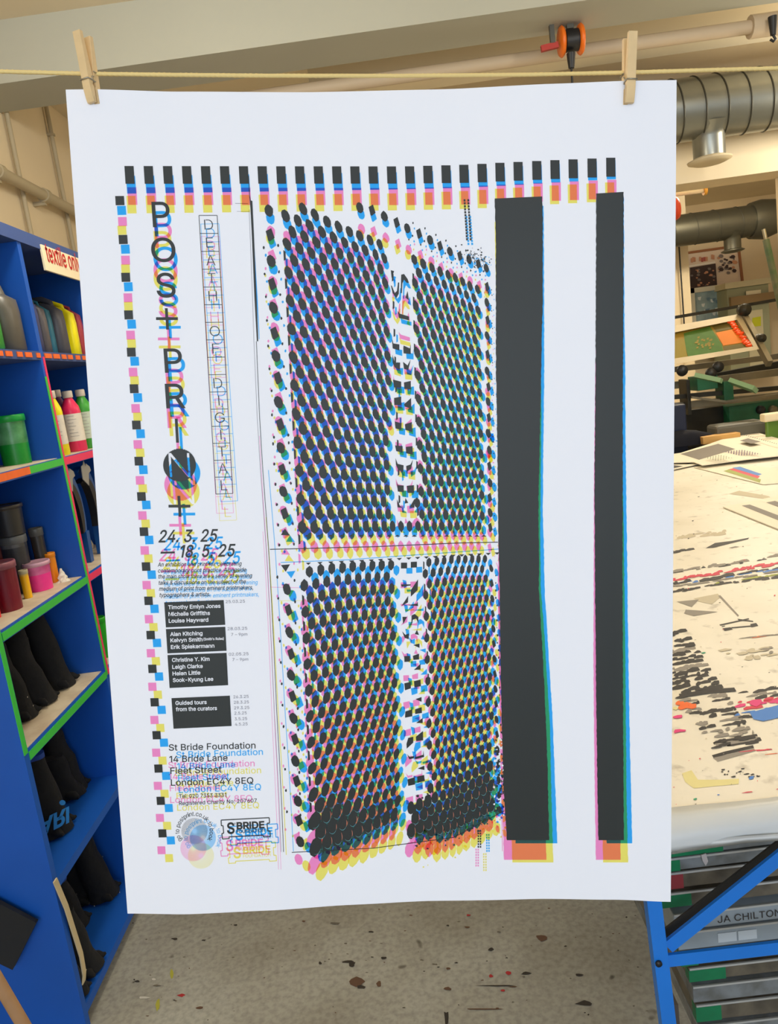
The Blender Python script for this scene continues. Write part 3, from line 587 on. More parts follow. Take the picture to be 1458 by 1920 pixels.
# black board hanging on the end panel, wooden handle in the corner
yb = 1.655
cs = [at(x, y, 1, yb) for x, y in ((-60, 1655), (72, 1724), (28, 1812), (-80, 1760))]
m = MB(); rings = []
for dy in (-.012, .0): rings.append([c+Vector((0, dy, 0)) for c in cs])
m.loft(rings, smooth=False); tag(m.build('black_board', mat('black_board', (24, 27, 32), .7), bevel=.006), 'black rounded board hung on the blue end panel', 'board')
p0 = at(-30, 1795, 1, 1.35); p1 = at(52, 1935, 1, 1.35); d = (p1-p0)
m = MB(); m.tube([p0-d*.4, p0, p1, p1+d*2.2], .0125, 14); tag(m.build('wooden_pole', mat('bare_wood', (176, 136, 96), .6, vary=.15, scale=20)), 'bare wooden pole leaning in the bottom left corner', 'pole')

# =================================================================== LEFT WALL PIPES
m_pipe = mat('painted_pipe', (176, 162, 132), .55)
for (x, y), (x2, y2), lb in (((8, 190), (52, 420), 'thin painted pipe on the left wall, nearer of the two'), ((86, 198), (128, 420), 'thin painted pipe on the left wall, next to the poster')):
    a = at(x, y, 0, XL+.02); b = at(x2, y2, 0, XL+.02)
    m = MB(); m.tube([(a.x, a.y, ZC-.01), (a.x, a.y, 2.0)], .011, 10)
    for zz in (2.95, 2.3): m.box((XL, a.y-.014, zz), (XL+.034, a.y+.014, zz+.012))
    tag(m.build('wall_pipe', m_pipe), lb, 'pipe')
a = at(0, 325, 0, XL+.06); b = at(140, 395, 0, XL+.06)
m = MB(); m.tube([(XL+.06, 2.6, (a.z+b.z)/2), (XL+.06, 5.0-.22, (a.z+b.z)/2)], .026, 12)
for yy in (3.1, 3.5, 3.95): m.tube([(XL+.06, yy, (a.z+b.z)/2), (XL+.06, yy+.04, (a.z+b.z)/2)], .033, 12); m.box((XL, yy+.01, (a.z+b.z)/2-.045), (XL+.06, yy+.03, (a.z+b.z)/2-.025))
tag(m.build('wall_conduit', m_pipe), 'thicker painted conduit running along the left wall below the ceiling', 'conduit')

# =================================================================== DUCTS
m_duct = mat('galvanised_steel', (150, 151, 142), .34, metal=.85, vary=.12, scale=5)
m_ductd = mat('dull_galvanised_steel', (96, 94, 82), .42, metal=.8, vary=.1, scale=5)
m_seam = mat('dark_seam', (70, 68, 58), .5, metal=.5)
def duct(y, z, r, x0, x1, sx, sp, dm, label, rim, cone=None):
    o = thing('ventilation_duct', ((x0+x1)/2, y, z-r), label, 'duct')
    m = MB(); m.tube([(x0, y, z), (x1, y, z)], r, 40); m.build('duct_tube', dm, o)
    x = x0+.05
    while x < x1:
        ring = []
        for q in range(41):
            a = 2*math.pi*q/40; ring.append((x+.09*q/40, y+math.cos(a)*r*1.006, z+math.sin(a)*r*1.006))
        m = MB(); m.tube(ring, .0045*r/.155, 5); m.build('spiral_seam', m_seam, o); x += sp
    m = MB(); m.lathe((sx, y, z-r*1.75), [(r*.53, 0), (r*.53, r*.75), (r*.6, r*.9), (r*.85, r*1.15)], 30, cap=False); s_ = m.build('spigot', dm, o)
    m = MB(); m.lathe((sx, y, z-r*1.83), [(0, .0), (r*.5, .0), (r*.72, .012), (r*.74, .02), (r*.5, .035)], 30); m.build('diffuser_rim', rim, s_)
    if cone: 
        m = MB(); m.tube([(cone, y, z), (cone+.35, y, z+.02), (cone+.36, y, z+.02), (cone+.9, y, z+.02)], [r*1.25, r*.72, r*.72, r*.72], 36); m.build('reducer', dm, o)
a = at(1363, 196, 1, 4.5)
duct(4.5, a.z, .158, 1.15, 4.6, at(1330, 300, 1, 4.5).x, .118, m_duct, 'large round galvanised duct in front of the cream wall header', mat('painted_rim', (206, 190, 156), .6))
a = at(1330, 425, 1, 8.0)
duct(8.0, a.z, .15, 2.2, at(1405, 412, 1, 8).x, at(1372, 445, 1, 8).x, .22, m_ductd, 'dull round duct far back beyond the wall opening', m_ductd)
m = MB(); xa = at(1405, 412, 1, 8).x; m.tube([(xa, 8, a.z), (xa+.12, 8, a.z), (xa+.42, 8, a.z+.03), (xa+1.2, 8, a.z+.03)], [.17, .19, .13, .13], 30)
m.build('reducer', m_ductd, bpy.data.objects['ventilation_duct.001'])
# conduit along ceiling + black hook
pz = at(1200, 80, 1, 3.92); m = MB(); m.tube([(-.6, 3.92, pz.z), (3.2, 3.92, pz.z)], .03, 12)
jx = at(1425, 45, 1, 3.92).x
m.tube([(jx-.05, 3.92, pz.z), (jx+.09, 3.92, pz.z)], .05, 12)
tag(m.build('ceiling_conduit', mat('painted_conduit', (196, 176, 148), .6)), 'painted conduit pipe running across behind the main ceiling beam', 'conduit')
h0 = at(1448, 40, 1, 3.84); m = MB(); z0 = h0.z; k = mpx(h0)
m.tube([(h0.x, 3.84, z0+.02), h0, at(1449, 66, 1, 3.84)], [.02, .018, .012], 10); e = at(1449, 66, 1, 3.84)
m.tube([e, e+Vector((.01, 0, -.018)), e+Vector((0, 0, -.026)), e+Vector((-.014, 0, -.016))], .006, 8)
tag(m.build('ceiling_hook', mat('black_iron', (24, 24, 24), .5)), 'black hook hanging from the conduit at the top right corner', 'hook')

# orange balancer reel -------------------------------------------------------------
yR = 3.72; c = at(1070, 76, 1, yR); k = mpx(c)
m_or = mat('orange_enamel', (232, 112, 22), .4); 
rl = thing('hoist_reel', (c.x, yR, c.z-.1), 'orange and black hoist reel hanging under the main ceiling beam', 'hoist')
for sgn, lab in ((-1, 'l'), (1, 'r')):
    m = MB(); m.lathe((c.x+sgn*13*k-(.0 if sgn > 0 else .022), yR, c.z), [(0, 0), (24*k, .002), (27*k, .011), (24*k, .020), (0, .022)], 28, axis=(1, 0, 0)); m.build('drum_cover', m_or, rl)
m = MB(); m.lathe((c.x-11*k, yR, c.z), [(19*k, 0), (19*k, 24*k)], 24, axis=(1, 0, 0)); m.build('drum', mats_black, rl)
m = MB(); m.bar((c.x, yR, c.z+20*k), (c.x, yR, 2.91), .03, .02); m.build('bracket', mat('grey_metal', (90, 90, 84), .5, metal=.5), rl)
m = MB(); b0 = at(1070, 100, 1, yR-.02); b1 = at(1071, 128, 1, yR-.02); b2 = at(1074, 185, 1, yR-.02)
m.tube([b0, (b0+b1)/2, b1], [.020, .017, .013], 10); m.tube([b1, b2], .005, 8); m.build('hose', mats_black, rl)
p0 = at(1014, 92, 1, 3.7); p1 = at(1046, 84, 1, 3.7); m = MB(); m.bar(p0, p1, .02, .024, side=(0, 1, 0)); a1 = at(1036, 82, 1, 3.7); m.bar(a1, Vector((a1.x, a1.y, 2.9)), .02, .02, mi=1)
tag(m.build('beam_clamp', [mat('red_enamel', (172, 50, 42), .5), mat('grey_metal', (90, 90, 84), .5, metal=.5)]), 'small red clamp on the beam left of the orange reel', 'clamp')
p0 = at(1250, 350, 1, 5.5); p1 = at(1258, 400, 1, 5.5); k = mpx(p0)
m = MB(); m.lathe((p0.x, 5.5, at(1262, 392, 1, 5.5).z), [(0, 0), (20*k, .003), (23*k, .03), (20*k, .058), (0, .06)], 24, axis=(1, 0, .1)); m.tube([(p0.x+.03, 5.5, p0.z-.05), (p0.x+.03, 5.5, ZC)], .006)
tag(m.build('hoist_reel', mat('red_orange_enamel', (206, 66, 30), .45)), 'red orange hoist reel half hidden behind the poster right edge', 'hoist')
p0 = at(1240, 368, 1, 5.6); p1 = at(1318, 358, 1, 5.6); m = MB(); m.tube([p0, p1], .014, 10); m.tube([p1, p1+Vector((.02, 0, 0))], .03, 10, mi=1)
tag(m.build('sprinkler_pipe', [mat('white_pipe', (220, 210, 190), .5), mat('brass', (214, 160, 60), .4)]), 'short pale pipe with brass end under the wall header', 'pipe')
# cord by the pier
p0 = at(1270, 425, 1, 8.5); p1 = at(1281, 590, 1, 8.5); m = MB(); m.tube([p0+Vector((0, 0, .3)), p0, p1, p1-Vector((0, 0, .5))], .008, 6)
tag(m.build('wall_cable', mats_black), 'thin dark cable hanging down the cream pier behind the press', 'cable')

# =================================================================== BACK WALL: picture, cabinets
yW = YB-.03
def quad3(pts, y): return [at(x, yy, 1, y) for x, yy in pts]
pic = thing('framed_picture', at(1335, 545, 1, yW), 'framed photo collage of people hung high on the far wall', 'picture')
m_frame = mat('brown_frame', (150, 96, 60), .5); m_mount = mat('pale_print', (226, 206, 186), .6)
oc = [(1284, 475), (1383, 461), (1391, 531), (1292, 549)]
P = quad3(oc, yW); MB().loft([P, [p+Vector((0, .02, 0)) for p in P]], smooth=False).build('backing', m_mount, pic)
m = MB()
for i in range(4): m.bar(P[i]+Vector((0, -.005, 0)), P[(i+1) % 4]+Vector((0, -.005, 0)), .03, .03, side=(0, 1, 0))
m.build('frame', m_frame, pic)
m = MB(); random.seed(3)
pm = [mat('photo_dark', (58, 40, 42), .5), mat('photo_flesh', (196, 140, 108), .5), mat('photo_grey', (120, 110, 108), .5), mat('photo_white', (240, 232, 222), .5), mat('photo_red', (170, 84, 74), .5)]
m.poly(quad3([(1293, 502), (1341, 494), (1344, 536), (1295, 543)], yW-.012), 0)
m.poly(quad3([(1290, 498), (1340, 490), (1341, 493), (1291, 501)], yW-.013), 3)
m.poly(quad3([(1297, 545), (1385, 529), (1385, 532), (1297, 548)], yW-.013), 3)
for _ in range(34):
    x = random.uniform(1296, 1338); y = random.uniform(503, 536); r = random.uniform(1.2, 4)
    m.poly(quad3([(x+r*math.cos(a), y+r*.7*math.sin(a)) for a in [j*1.05 for j in range(6)]], yW-.014-random.random()*.006), random.choice([1, 2, 0, 1]))
for _ in range(34):
    x = random.uniform(1346, 1380); y = random.uniform(480, 512); r = random.uniform(1.2, 5)
    m.poly(quad3([(x+r*math.cos(a), y+r*.8*math.sin(a)) for a in [j*1.05 for j in range(6)]], yW-.014-random.random()*.006), random.choice([0, 0, 1, 2]))
for _ in range(10):
    x = random.uniform(1292, 1340); y = 488-(x-1292)*.12+random.uniform(-3, 2)
    m.poly(quad3([(x-2, y-4), (x+2, y-4), (x+2, y+4), (x-2, y+4)], yW-.014-random.random()*.006), random.choice([4, 1]))
m.build('collage_print', pm, pic)
# glazed partition under it
gp = thing('glazed_screen', at(1350, 590, 1, 10.2), 'pale glazed screen with white mullions below the framed picture', 'screen')
m_mul = mat('white_mullion', (214, 210, 192), .6); m_glass = mat('bluish_glass', (150, 178, 188), .15, vary=.4, scale=6)
y = 10.2
a = at(1297, 550, 1, y); b = at(1354, 600, 1, y)
zb_ = 1.2
MB().box((a.x, y, zb_), (b.x, y+.02, a.z)).build('pane', m_glass, gp)
m = MB(); m.box((b.x-.02, y-.03, zb_), (b.x+.06, y+.04, a.z+.06)); m.box((a.x-.03, y-.03, zb_), (a.x+.02, y+.04, a.z+.06)); m.box((a.x-.03, y-.03, a.z), (b.x+.06, y+.04, a.z+.06)); m.build('frame', m_mul, gp)
m = MB()  # reflections on the pane, put in as flecks of colour
for _ in range(16):
    x = random.uniform(1302, 1348); yy = random.uniform(556, 592); m.poly(quad3([(x-3, yy-2), (x+4, yy-3), (x+2, yy+4), (x-2, yy+3)], y-.004-.001*random.random()), random.choice([0, 1]))
m.build('reflections', [mat('pale_reflection', (214, 222, 224), .5), mat('blue_reflection', (96, 128, 148), .5)], gp, label='pale and blue flecks painted on the pane as reflections')
cab = thing('wall_cabinet', at(1410, 600, 1, 9.9), 'grey green cabinet with notes stuck on its door, right of the glazed screen', 'cabinet')
m_cab = mat('grey_green_enamel', (156, 160, 132), .5); m_cabl = mat('pale_cabinet_edge', (206, 198, 166), .6)
y = 9.9; a = at(1362, 542, 1, y); b = at(1440, 528, 1, y); bz = .9
MB().box((a.x, y, bz), (b.x, y+.5, a.z)).build('body', m_cab, cab, bevel=.01)
MB().box((a.x-.03, y-.03, a.z), (b.x+.03, y+.52, a.z+.07)).build('top', m_cabl, cab)
d1 = at(1400, 600, 1, y).x; d2 = at(1428, 600, 1, y).x
dr = MB().box((d1, y-.025, bz+.05), (d2, y, a.z-.3)).build('door', m_cabl, cab)
q = quad3([(1410, 596), (1426, 593), (1426, 611), (1409, 613)], y-.03); MB().poly(q).build('yellow_note', mat('yellow_green_note', (196, 200, 30), .6), dr)
q = quad3([(1398, 546), (1426, 543), (1426, 552), (1398, 555)], y-.03); MB().poly(q).build('white_note', mat('white_note', (232, 226, 200), .6), cab)
q1 = at(1366, 566, 1, y).z; MB().box((a.x+.02, y-.06, q1-.07), (d2+.25, y-.002, q1+.05)).build('ledge', mat('brown_ledge', (146, 122, 86), .6), cab)
# leaning green pole
p0 = at(1431, 430, 1, 5.32); p1 = at(1460, 560, 1, 5.25); d = p1-p0
pp = thing('support_pole', p1+d*1.6, 'green chipped steel pole leaning behind the cream pillar', 'pole')
MB().tube([p0+d*.15, p1+d*1.6], .021, 10).build('shaft', mat('chipped_green', (58, 92, 56), .6, rgb2=(110, 108, 86), scale=12), pp)
MB().tube([p0, p0+d*.16], .012, 10).build('tip', mat('bright_steel', (150, 146, 130), .3, metal=.8), pp)

# =================================================================== SCREEN PRINTING PRESS
YP = 5.55
m_pg = mat('press_green', (22, 98, 66), .5, vary=.25, scale=10); m_pgl = mat('pale_press_green', (136, 170, 128), .5)
m_dk = mat('oily_dark_steel', (52, 50, 42), .45, metal=.5, vary=.3, scale=10); m_st = mat('worn_steel', (132, 124, 104), .4, metal=.6, vary=.2, scale=10)
m_alu = mat('aluminium', (176, 172, 160), .45, metal=.6, vary=.15, scale=14)
press = thing('printing_press', (at(1380, 760, 1, YP).x, YP, 0), 'green cast iron screen printing press with raised screen behind the long table', 'press')
def pb(name, x0, y0, x1, y1, ya, yb, mt, par=press, bevel=.004):
    a = at(x0, y0, 1, ya); b = at(x1, y1, 1, ya); return MB().box((min(a.x, b.x), ya, min(a.z, b.z)), (max(a.x, b.x), yb, max(a.z, b.z))).build(name, mt, par, bevel=bevel)
def pbar(name, p0, p1, ya, yb, w_, t_, mt, par=press):
    return MB().bar(at(*p0, 1, ya), at(*p1, 1, yb), w_, t_, side=(0, 1, 0)).build(name, mt, par)
pb('body', 1366, 762, 1520, 812, YP, YP+.5, m_pg)
pb('body', 1285, 770, 1362, 830, YP+.1, YP+.5, m_dk)
MB().box((at(1250, 800, 1, YP).x, YP+.2, 0), (at(1520, 800, 1, YP).x, YP+.7, at(1400, 800, 1, YP).z)).build('base', m_dk, press)
for x, r in ((1424, 8), (1447, 8)):
    c = at(x, 768, 1, YP); k = mpx(c); MB().lathe(c, [(r*k, 0), (r*k, -.0), (r*k*.9, .03), (r*k*.4, .035), (0, .035)], 20, axis=(0, -1, 0)).build('knob', mats_black if x < 1430 else m_st, press)
pbar('bed_rail', (1258, 762), (1520, 735), YP-.05, YP-.05, .05, .045, m_st)
pbar('bed_rail', (1258, 745), (1520, 722), YP-.1, YP-.1, .05, .03, m_dk)
pbar('bed_rail', (1258, 723), (1520, 690), YP+.1, YP+.1, .06, .05, m_st)
pbar('bed_rail', (1330, 708), (1520, 672), YP+.2, YP+.2, .06, .05, m_dk)
pbar('bed_rail', (1262, 693), (1520, 660), YP+.3, YP+.3, .05, .04, m_st)
pbar('swing_arm', (1304, 704), (1352, 714), YP-.2, YP-.3, .07, .03, m_pgl)
pbar('swing_arm', (1370, 715), (1416, 731), YP-.25, YP-.4, .07, .03, m_pgl)
pb('arm_housing', 1306, 707, 1346, 728, YP-.12, YP+.05, m_pg)
pb('arm_post', 1356, 716, 1376, 752, YP-.15, YP, m_pg)
pb('arm_post', 1286, 712, 1297, 778, YP-.15, YP, m_dk)
pbar('lever', (1296, 745), (1360, 753), YP-.22, YP-.22, .02, .015, m_st); pbar('lever', (1360, 753), (1458, 740), YP-.22, YP-.22, .02, .015, m_st)
for x, y_ in ((1343, 688), (1276, 695), (1330, 700)):
    c = at(x, y_, 1, YP-.1); MB().lathe(c, [(.0, 0), (.035, .005), (.04, .02), (.035, .04), (0, .045)], 14, axis=(0, -1, 0)).build('hand_knob', mats_black, press)
# overhead bar and grey arm
pbar('lifting_bar', (1225, 602), (1520, 551), YP+.3, YP+.3, .035, .022, m_dk)
pbar('lifting_arm', (1386, 578), (1442, 682), YP+.25, YP-.2, .05, .035, m_st)
c = at(1390, 582, 1, YP+.2); MB().lathe(c, [(0, 0), (.04, .0), (.045, .06), (.0, .07)], 16, axis=(0, -1, 0)).build('joint', m_dk, press)
c = at(1420, 635, 1, YP); MB().lathe(c, [(0, 0), (.035, .0), (.03, .07), (.0, .08)], 12, axis=(0, -1, 0)).build('joint', m_dk, press)
# the raised screen: a thing held by the press
ys0, ys1 = YP+.25, YP-.15                                  # top edge is further away than the bottom edge
def sc(x, y):                                              # point on the tilted screen plane
    t = (y-600+(x-1265)*.13)/90.0; yy = ys0+(ys1-ys0)*max(-.3, min(1.3, t)); return at(x, y, 1, yy)
scr = thing('printing_screen', sc(1330, 680), 'raised printing screen with green stencil and bright orange ink', 'printing screen')
OC = [(1222, 618), (1384, 589), (1419, 655), (1222, 690)]; IC = [(1226, 631), (1378, 600), (1408, 650), (1226, 678)]
m = MB(); n_ = Vector((0, -.03, 0))
for i in range(4):
    a, b, c, d = sc(*OC[i]), sc(*OC[(i+1) % 4]), sc(*IC[(i+1) % 4]), sc(*IC[i])
    m.loft([[a, b, c, d], [v+n_ for v in (a, b, c, d)]], smooth=False)
m.build('frame', mat('pale_wood_frame', (176, 160, 126), .6), scr)
MB().poly([sc(*p) for p in IC]).build('mesh', mat('olive_mesh', (140, 112, 20), .8, vary=.1, scale=12), scr)
m = MB(); L = [-.004, -.007, -.010]
def sp(pts, mi, l=0): m.poly([sc(*p)+Vector((0, L[l], 0)) for p in pts], mi)
sp([(1281, 625), (1330, 612), (1352, 645), (1356, 659), (1290, 673), (1284, 650)], 0)
sp([(1334, 611), (1372, 604), (1384, 614), (1342, 622)], 1); sp([(1341, 624), (1385, 615), (1400, 641), (1355, 648)], 2)
sp([(1262, 640), (1282, 634), (1288, 672), (1262, 678)], 3); sp([(1355, 650), (1400, 643), (1404, 650), (1358, 660)], 1)
for _ in range(22):
    x = random.uniform(1300, 1338); y = random.uniform(630, 652); sp([(x, y), (x+4, y-1), (x+3, y+3), (x-1, y+3)], 3, 1)
m.build('stencil', [mat('stencil_green', (62, 104, 22), .8, vary=.15, scale=20), mat('stencil_olive', (92, 82, 20), .8), mat('stencil_amber', (206, 116, 8), .8), mat('stencil_khaki', (128, 112, 24), .8)], scr)
m = MB()
for i in range(13):
    t = i/12; x = 1370+t*34; y = 606+t*44+random.uniform(-2, 2); r = random.uniform(4.5, 7)
    c = sc(x, y); k = mpx(c); n2 = Vector((0, -1, .3)).normalized(); u = Vector((1, 0, 0)); v = n2.cross(u)
    rings = []
    for hh, rr in ((0, 1), (.008, .85), (.014, .45)):
        rings.append([c+n2*(hh+.004)+(u*math.cos(q)*1.15+v*math.sin(q)*.7)*r*k*rr*(1+.2*math.sin(q*3+i)) for q in [j*math.pi/6 for j in range(12)]])
    m.loft(rings)
m.build('ink_bead', mat('orange_ink', (255, 84, 4), .5), scr)

# objects between the press and the table
def simple(name, m, mt, label, cat, **k): return tag(m.build(name, mt, **k), label, cat)
a = at(1262, 760, 1, 5.04); b = at(1288, 800, 1, 5.04)
MBx = MB().box((a.x-.25, 5.04, 0), (b.x, 5.2, a.z)); simple('storage_crate', MBx, mat('navy_plastic', (14, 26, 56), .5), 'navy plastic crate behind the table by the poster edge', 'crate', bevel=.01)
a = at(1436, 782, 1, 4.75); b = at(1530, 815, 1, 4.75)
bx = thing('paint_box', (a.x+.1, 4.8, b.z), 'green plastic box with cream lid at the far right end of the table', 'box')
MB().box((a.x, 4.75, .80), (a.x+.5, 5.0-.22, a.z-.02)).build('body', mat('olive_green_plastic', (92, 128, 40), .4), bx, bevel=.01)
MB().box((a.x-.02, 4.73, a.z-.03), (a.x+.52, 5.0-.2, a.z+.02)).build('lid', m_sign, bx, bevel=.01)

# =================================================================== LONG TABLE
ZT = 0.80
m_top = bpy.data.materials.new('inky_cream_tabletop'); m_top.use_nodes = True
def top_mat(m):
    nt = m.node_tree; b = nt.nodes['Principled BSDF']; b.inputs['Roughness'].default_value = .5
    tc = nt.nodes.new('ShaderNodeTexCoord'); n = nt.nodes.new('ShaderNodeTexNoise'); n.inputs['Scale'].default_value = 3.5; n.inputs['Detail'].default_value = 8
    n2 = nt.nodes.new('ShaderNodeTexNoise'); n2.inputs['Scale'].default_value = 26; n2.inputs['Detail'].default_value = 6
    nt.links.new(tc.outputs['Object'], n.inputs['Vector']); nt.links.new(tc.outputs['Object'], n2.inputs['Vector'])
    r = nt.nodes.new('ShaderNodeValToRGB'); e = r.color_ramp.elements; e[0].position = .35; e[0].color = lin((240, 234, 220)); e[1].position = .7; e[1].color = lin((226, 219, 202))
    r2 = nt.nodes.new('ShaderNodeValToRGB'); e = r2.color_ramp.elements; e[0].position = .27; e[0].color = (.62, .60, .58, 1); e[1].position = .40; e[1].color = (1, 1, 1, 1)
    mx = nt.nodes.new('ShaderNodeMixRGB'); mx.blend_type = 'MULTIPLY'; mx.inputs[0].default_value = .8
    nt.links.new(n.outputs['Fac'], r.inputs[0]); nt.links.new(n2.outputs['Fac'], r2.inputs[0])
    nt.links.new(r.outputs[0], mx.inputs[1]); nt.links.new(r2.outputs[0], mx.inputs[2]); nt.links.new(mx.outputs[0], b.inputs['Base Color'])
top_mat(m_top)
m_sheet = mat('milky_plastic_sheet', (206, 210, 212), .35, vary=.06, scale=5)
m_bluem = mat('bright_blue_enamel', (24, 122, 222), .45, vary=.06, scale=10)
f0 = at(1262, 1524, 2, ZT); XT0 = .24; YT0 = f0.y-.005; YT1 = 5.0; XT1 = 2.35
table = thing('print_table', ((XT0+XT1)/2, (YT0+YT1)/2, 0), 'long ink-stained print table on a bright blue steel frame', 'table')
MB().box((XT0, YT0, ZT-.05), (XT1, 4.72, ZT)).build('tabletop', m_top, table, bevel=.004)
# plastic sheet wrapped over the front edge
m = MB(); rings = []
za = at(1262, 1590, 1, YT0-.03).z
prof = [(YT0+.012, ZT+.0012), (YT0-.008, ZT-.001), (YT0-.022, ZT-.009), (YT0-.030, ZT-.020), (YT0-.028, ZT-.030), (YT0-.033, ZT-.040), (YT0-.031, za+.006), (YT0-.024, za)]
n = 40
vs = []; fs = []
for i in range(n+1):
    x = XT0-.02+(XT1-XT0+.02)*i/n
    for j, (yy, zz) in enumerate(prof): vs.append((x, yy+.003*math.sin(x*23+j), zz+.0015*math.sin(x*31+j*1.3)*(j > 1)))
q = len(prof)
for i in range(n):
    for j in range(q-1): fs.append((i*q+j, (i+1)*q+j, (i+1)*q+j+1, i*q+j+1))
m.add(vs, fs, 0, True); m.build('plastic_wrap', m_sheet, table, solid=.002)
YL = 1.13
l0 = at(1223, 1692, 1, YL); l1 = at(1249, 1905, 1, YL); d = (l1-l0)/(l0.z-l1.z)
def leg(p, y): return MB().bar(Vector((p.x, y, p.z))-d*(ZT-.05-p.z), Vector((p.x, y, p.z))+d*p.z, .0235, .0235).build('leg', m_bluem, table)
leg(l0, YL)
MB().bar((l0.x-.02, 4.5, ZT-.05), (l0.x+.06, 4.5, 0), .03, .03).build('leg', m_bluem, table)
MB().bar((2.28, YL, ZT-.05), (2.28, YL, 0), .03, .03).build('leg', m_bluem, table)
MB().bar((2.28, 4.5, ZT-.05), (2.28, 4.5, 0), .03, .03).build('leg', m_bluem, table)
b0 = at(1251, 1775, 1, YL); b1 = at(1458, 1609, 1, YL); dd = b1-b0
MB().bar(b0, b0+dd*1.45, .0225, .006, side=(dd.z, 0, -dd.x)).build('diagonal_brace', m_bluem, table)
b0 = at(1246, 1757, 1, YL+.03); b1 = at(1458, 1592, 1, YL+.03); dd = b1-b0
MB().bar(b0, b0+dd*1.4, .026, .004, side=(dd.z, 0, -dd.x)).build('dark_brace_bar', mat('dark_grey_steel', (54, 52, 50), .6), table)  # dark grey bar running just behind the blue brace
r0 = at(1252, 1802, 1, YL-.004); r1 = at(1458, 1774, 1, YL-.004)
MB().bar((r0.x, YL-.004, (r0.z+r1.z)/2), (2.28, YL-.004, (r0.z+r1.z)/2), .022, .006, side=(0, 0, 1)).build('rail', m_bluem, table)
MB().bar((XT0+.05, YL, ZT-.07), (2.28, YL, ZT-.07), .03, .02).build('rail', m_bluem, table)
c = at(1234, 1806, 1, YL-.013); MB().lathe(c, [(0, 0), (.0055, 0), (.0055, .003), (0, .004)], 14, axis=(0, -1, 0)).build('bolt', mats_black, table)
# ink on the tabletop: streaks left by the blades
m = MB(); inks = [mat('dry_black_ink', (44, 42, 44), .6), mat('dry_red_ink', (214, 56, 84), .6), mat('dry_blue_ink', (72, 132, 214), .6), mat('dry_yellow_ink', (230, 220, 156), .6),
                  mat('dry_orange_ink', (240, 110, 44), .6), mat('dry_grey_ink', (150, 144, 136), .7), mat('dry_magenta_ink', (226, 60, 130), .6), mat('dry_green_ink', (44, 160, 120), .6), mat('pale_grey_ink', (204, 194, 170), .7), mat('dry_olive_ink', (160, 168, 70), .6)]
LV = [0]
def mark(pts, mi):
    LV[0] += 1; z = ZT+.0004+.00002*(LV[0] % 60)
    m.poly([at(x, y, 2, z) for x, y in pts], mi)
def blob(x, y, rx, ry, mi, n=9, slope=-.13):
    pts = []
    for j in range(n):
        a = 2*math.pi*j/n; r = random.uniform(.6, 1.2); dx = rx*r*math.cos(a); pts.append((x+dx, y+ry*r*math.sin(a)+dx*slope))
    mark(pts, mi)
def streak(x0, y0, x1, y1, hh, mi, dens=.6, jag=6):
    x = x0
    while x < x1:
        L_ = random.uniform(4, 26); 
        if random.random() < dens:
            h_ = hh*random.uniform(.35, 1); xe = min(x+L_, x1); t0 = (x-x0)/(x1-x0); t1 = (xe-x0)/(x1-x0); ya = y0+(y1-y0)*t0; yb_ = y0+(y1-y0)*t1; o_ = random.uniform(-.3, .3)*hh
            mark([(x, ya+o_), ((x+xe)/2, (ya+yb_)/2-h_*.5+o_), (xe, yb_-h_*.4+o_), (xe+random.uniform(0, 4), yb_+h_*.3+o_), ((x+xe)/2, (ya+yb_)/2+h_*.5+o_), (x+random.uniform(-3, 2), ya+h_*.4+o_)], mi)
        x += L_*.7
random.seed(21)
for (x0, y0, x1, y1, hh, mi, de) in ((1255, 1074, 1470, 1042, 5, 0, .5), (1255, 1072, 1470, 1040, 6, 5, .6), (1255, 1087, 1470, 1054, 7, 1, .85), (1255, 1094, 1470, 1064, 7, 0, .7), (1255, 1096, 1470, 1066, 5, 2, .4),
                                      (1255, 1109, 1470, 1078, 8, 0, .8), (1340, 1094, 1470, 1074, 4, 9, .7), (1255, 1100, 1470, 1070, 4, 5, .6), (1255, 1035, 1300, 1029, 5, 0, .9), (1255, 1008, 1360, 997, 9, 8, .9), (1255, 1044, 1290, 1042, 2, 0, .6)):
    streak(x0, y0, x1, y1, hh, mi, de)
mark([(1322, 1028), (1340, 1018), (1372, 1014), (1404, 1008), (1402, 1011), (1365, 1020), (1338, 1027)], 0)
mark([(1366, 1027), (1378, 1024), (1386, 1025), (1372, 1028)], 5); mark([(1366, 926), (1385, 920), (1440, 930), (1458, 940), (1430, 935)], 8)
mark([(1300, 1122), (1330, 1116), (1350, 1120), (1334, 1133), (1310, 1128)], 5 if False else 8); mark([(1308, 1121), (1345, 1113), (1350, 1118), (1332, 1124)], 4 if False else 8)
mark([(1268, 1128), (1310, 1124), (1296, 1138)], 5); mark([(1285, 1143), (1345, 1147), (1300, 1155), (1282, 1150)], 5); mark([(1346, 1117), (1350, 1116), (1385, 1154), (1383, 1156)], 5)
# two large letters seen from the far side
for ps in ([(1348, 1171), (1403, 1159), (1404, 1161), (1350, 1173)], [(1382, 1160), (1411, 1164), (1412, 1166), (1384, 1163)], [(1370, 1176), (1414, 1172), (1415, 1174), (1371, 1178)],
           [(1354, 1178), (1369, 1176), (1373, 1180), (1358, 1183)], [(1406, 1170), (1417, 1168), (1421, 1173), (1408, 1176)], [(1352, 1174), (1358, 1173), (1359, 1174), (1353, 1175)]): mark(ps, 0)
streak(1330, 1205, 1470, 1186, 5, 4, .25); streak(1370, 1198, 1470, 1188, 3, 5, .5)
for _ in range(16): blob(random.uniform(1350, 1458), random.uniform(1210, 1235), random.uniform(4, 16), random.uniform(1.5, 5), random.choice([8, 8, 5]))
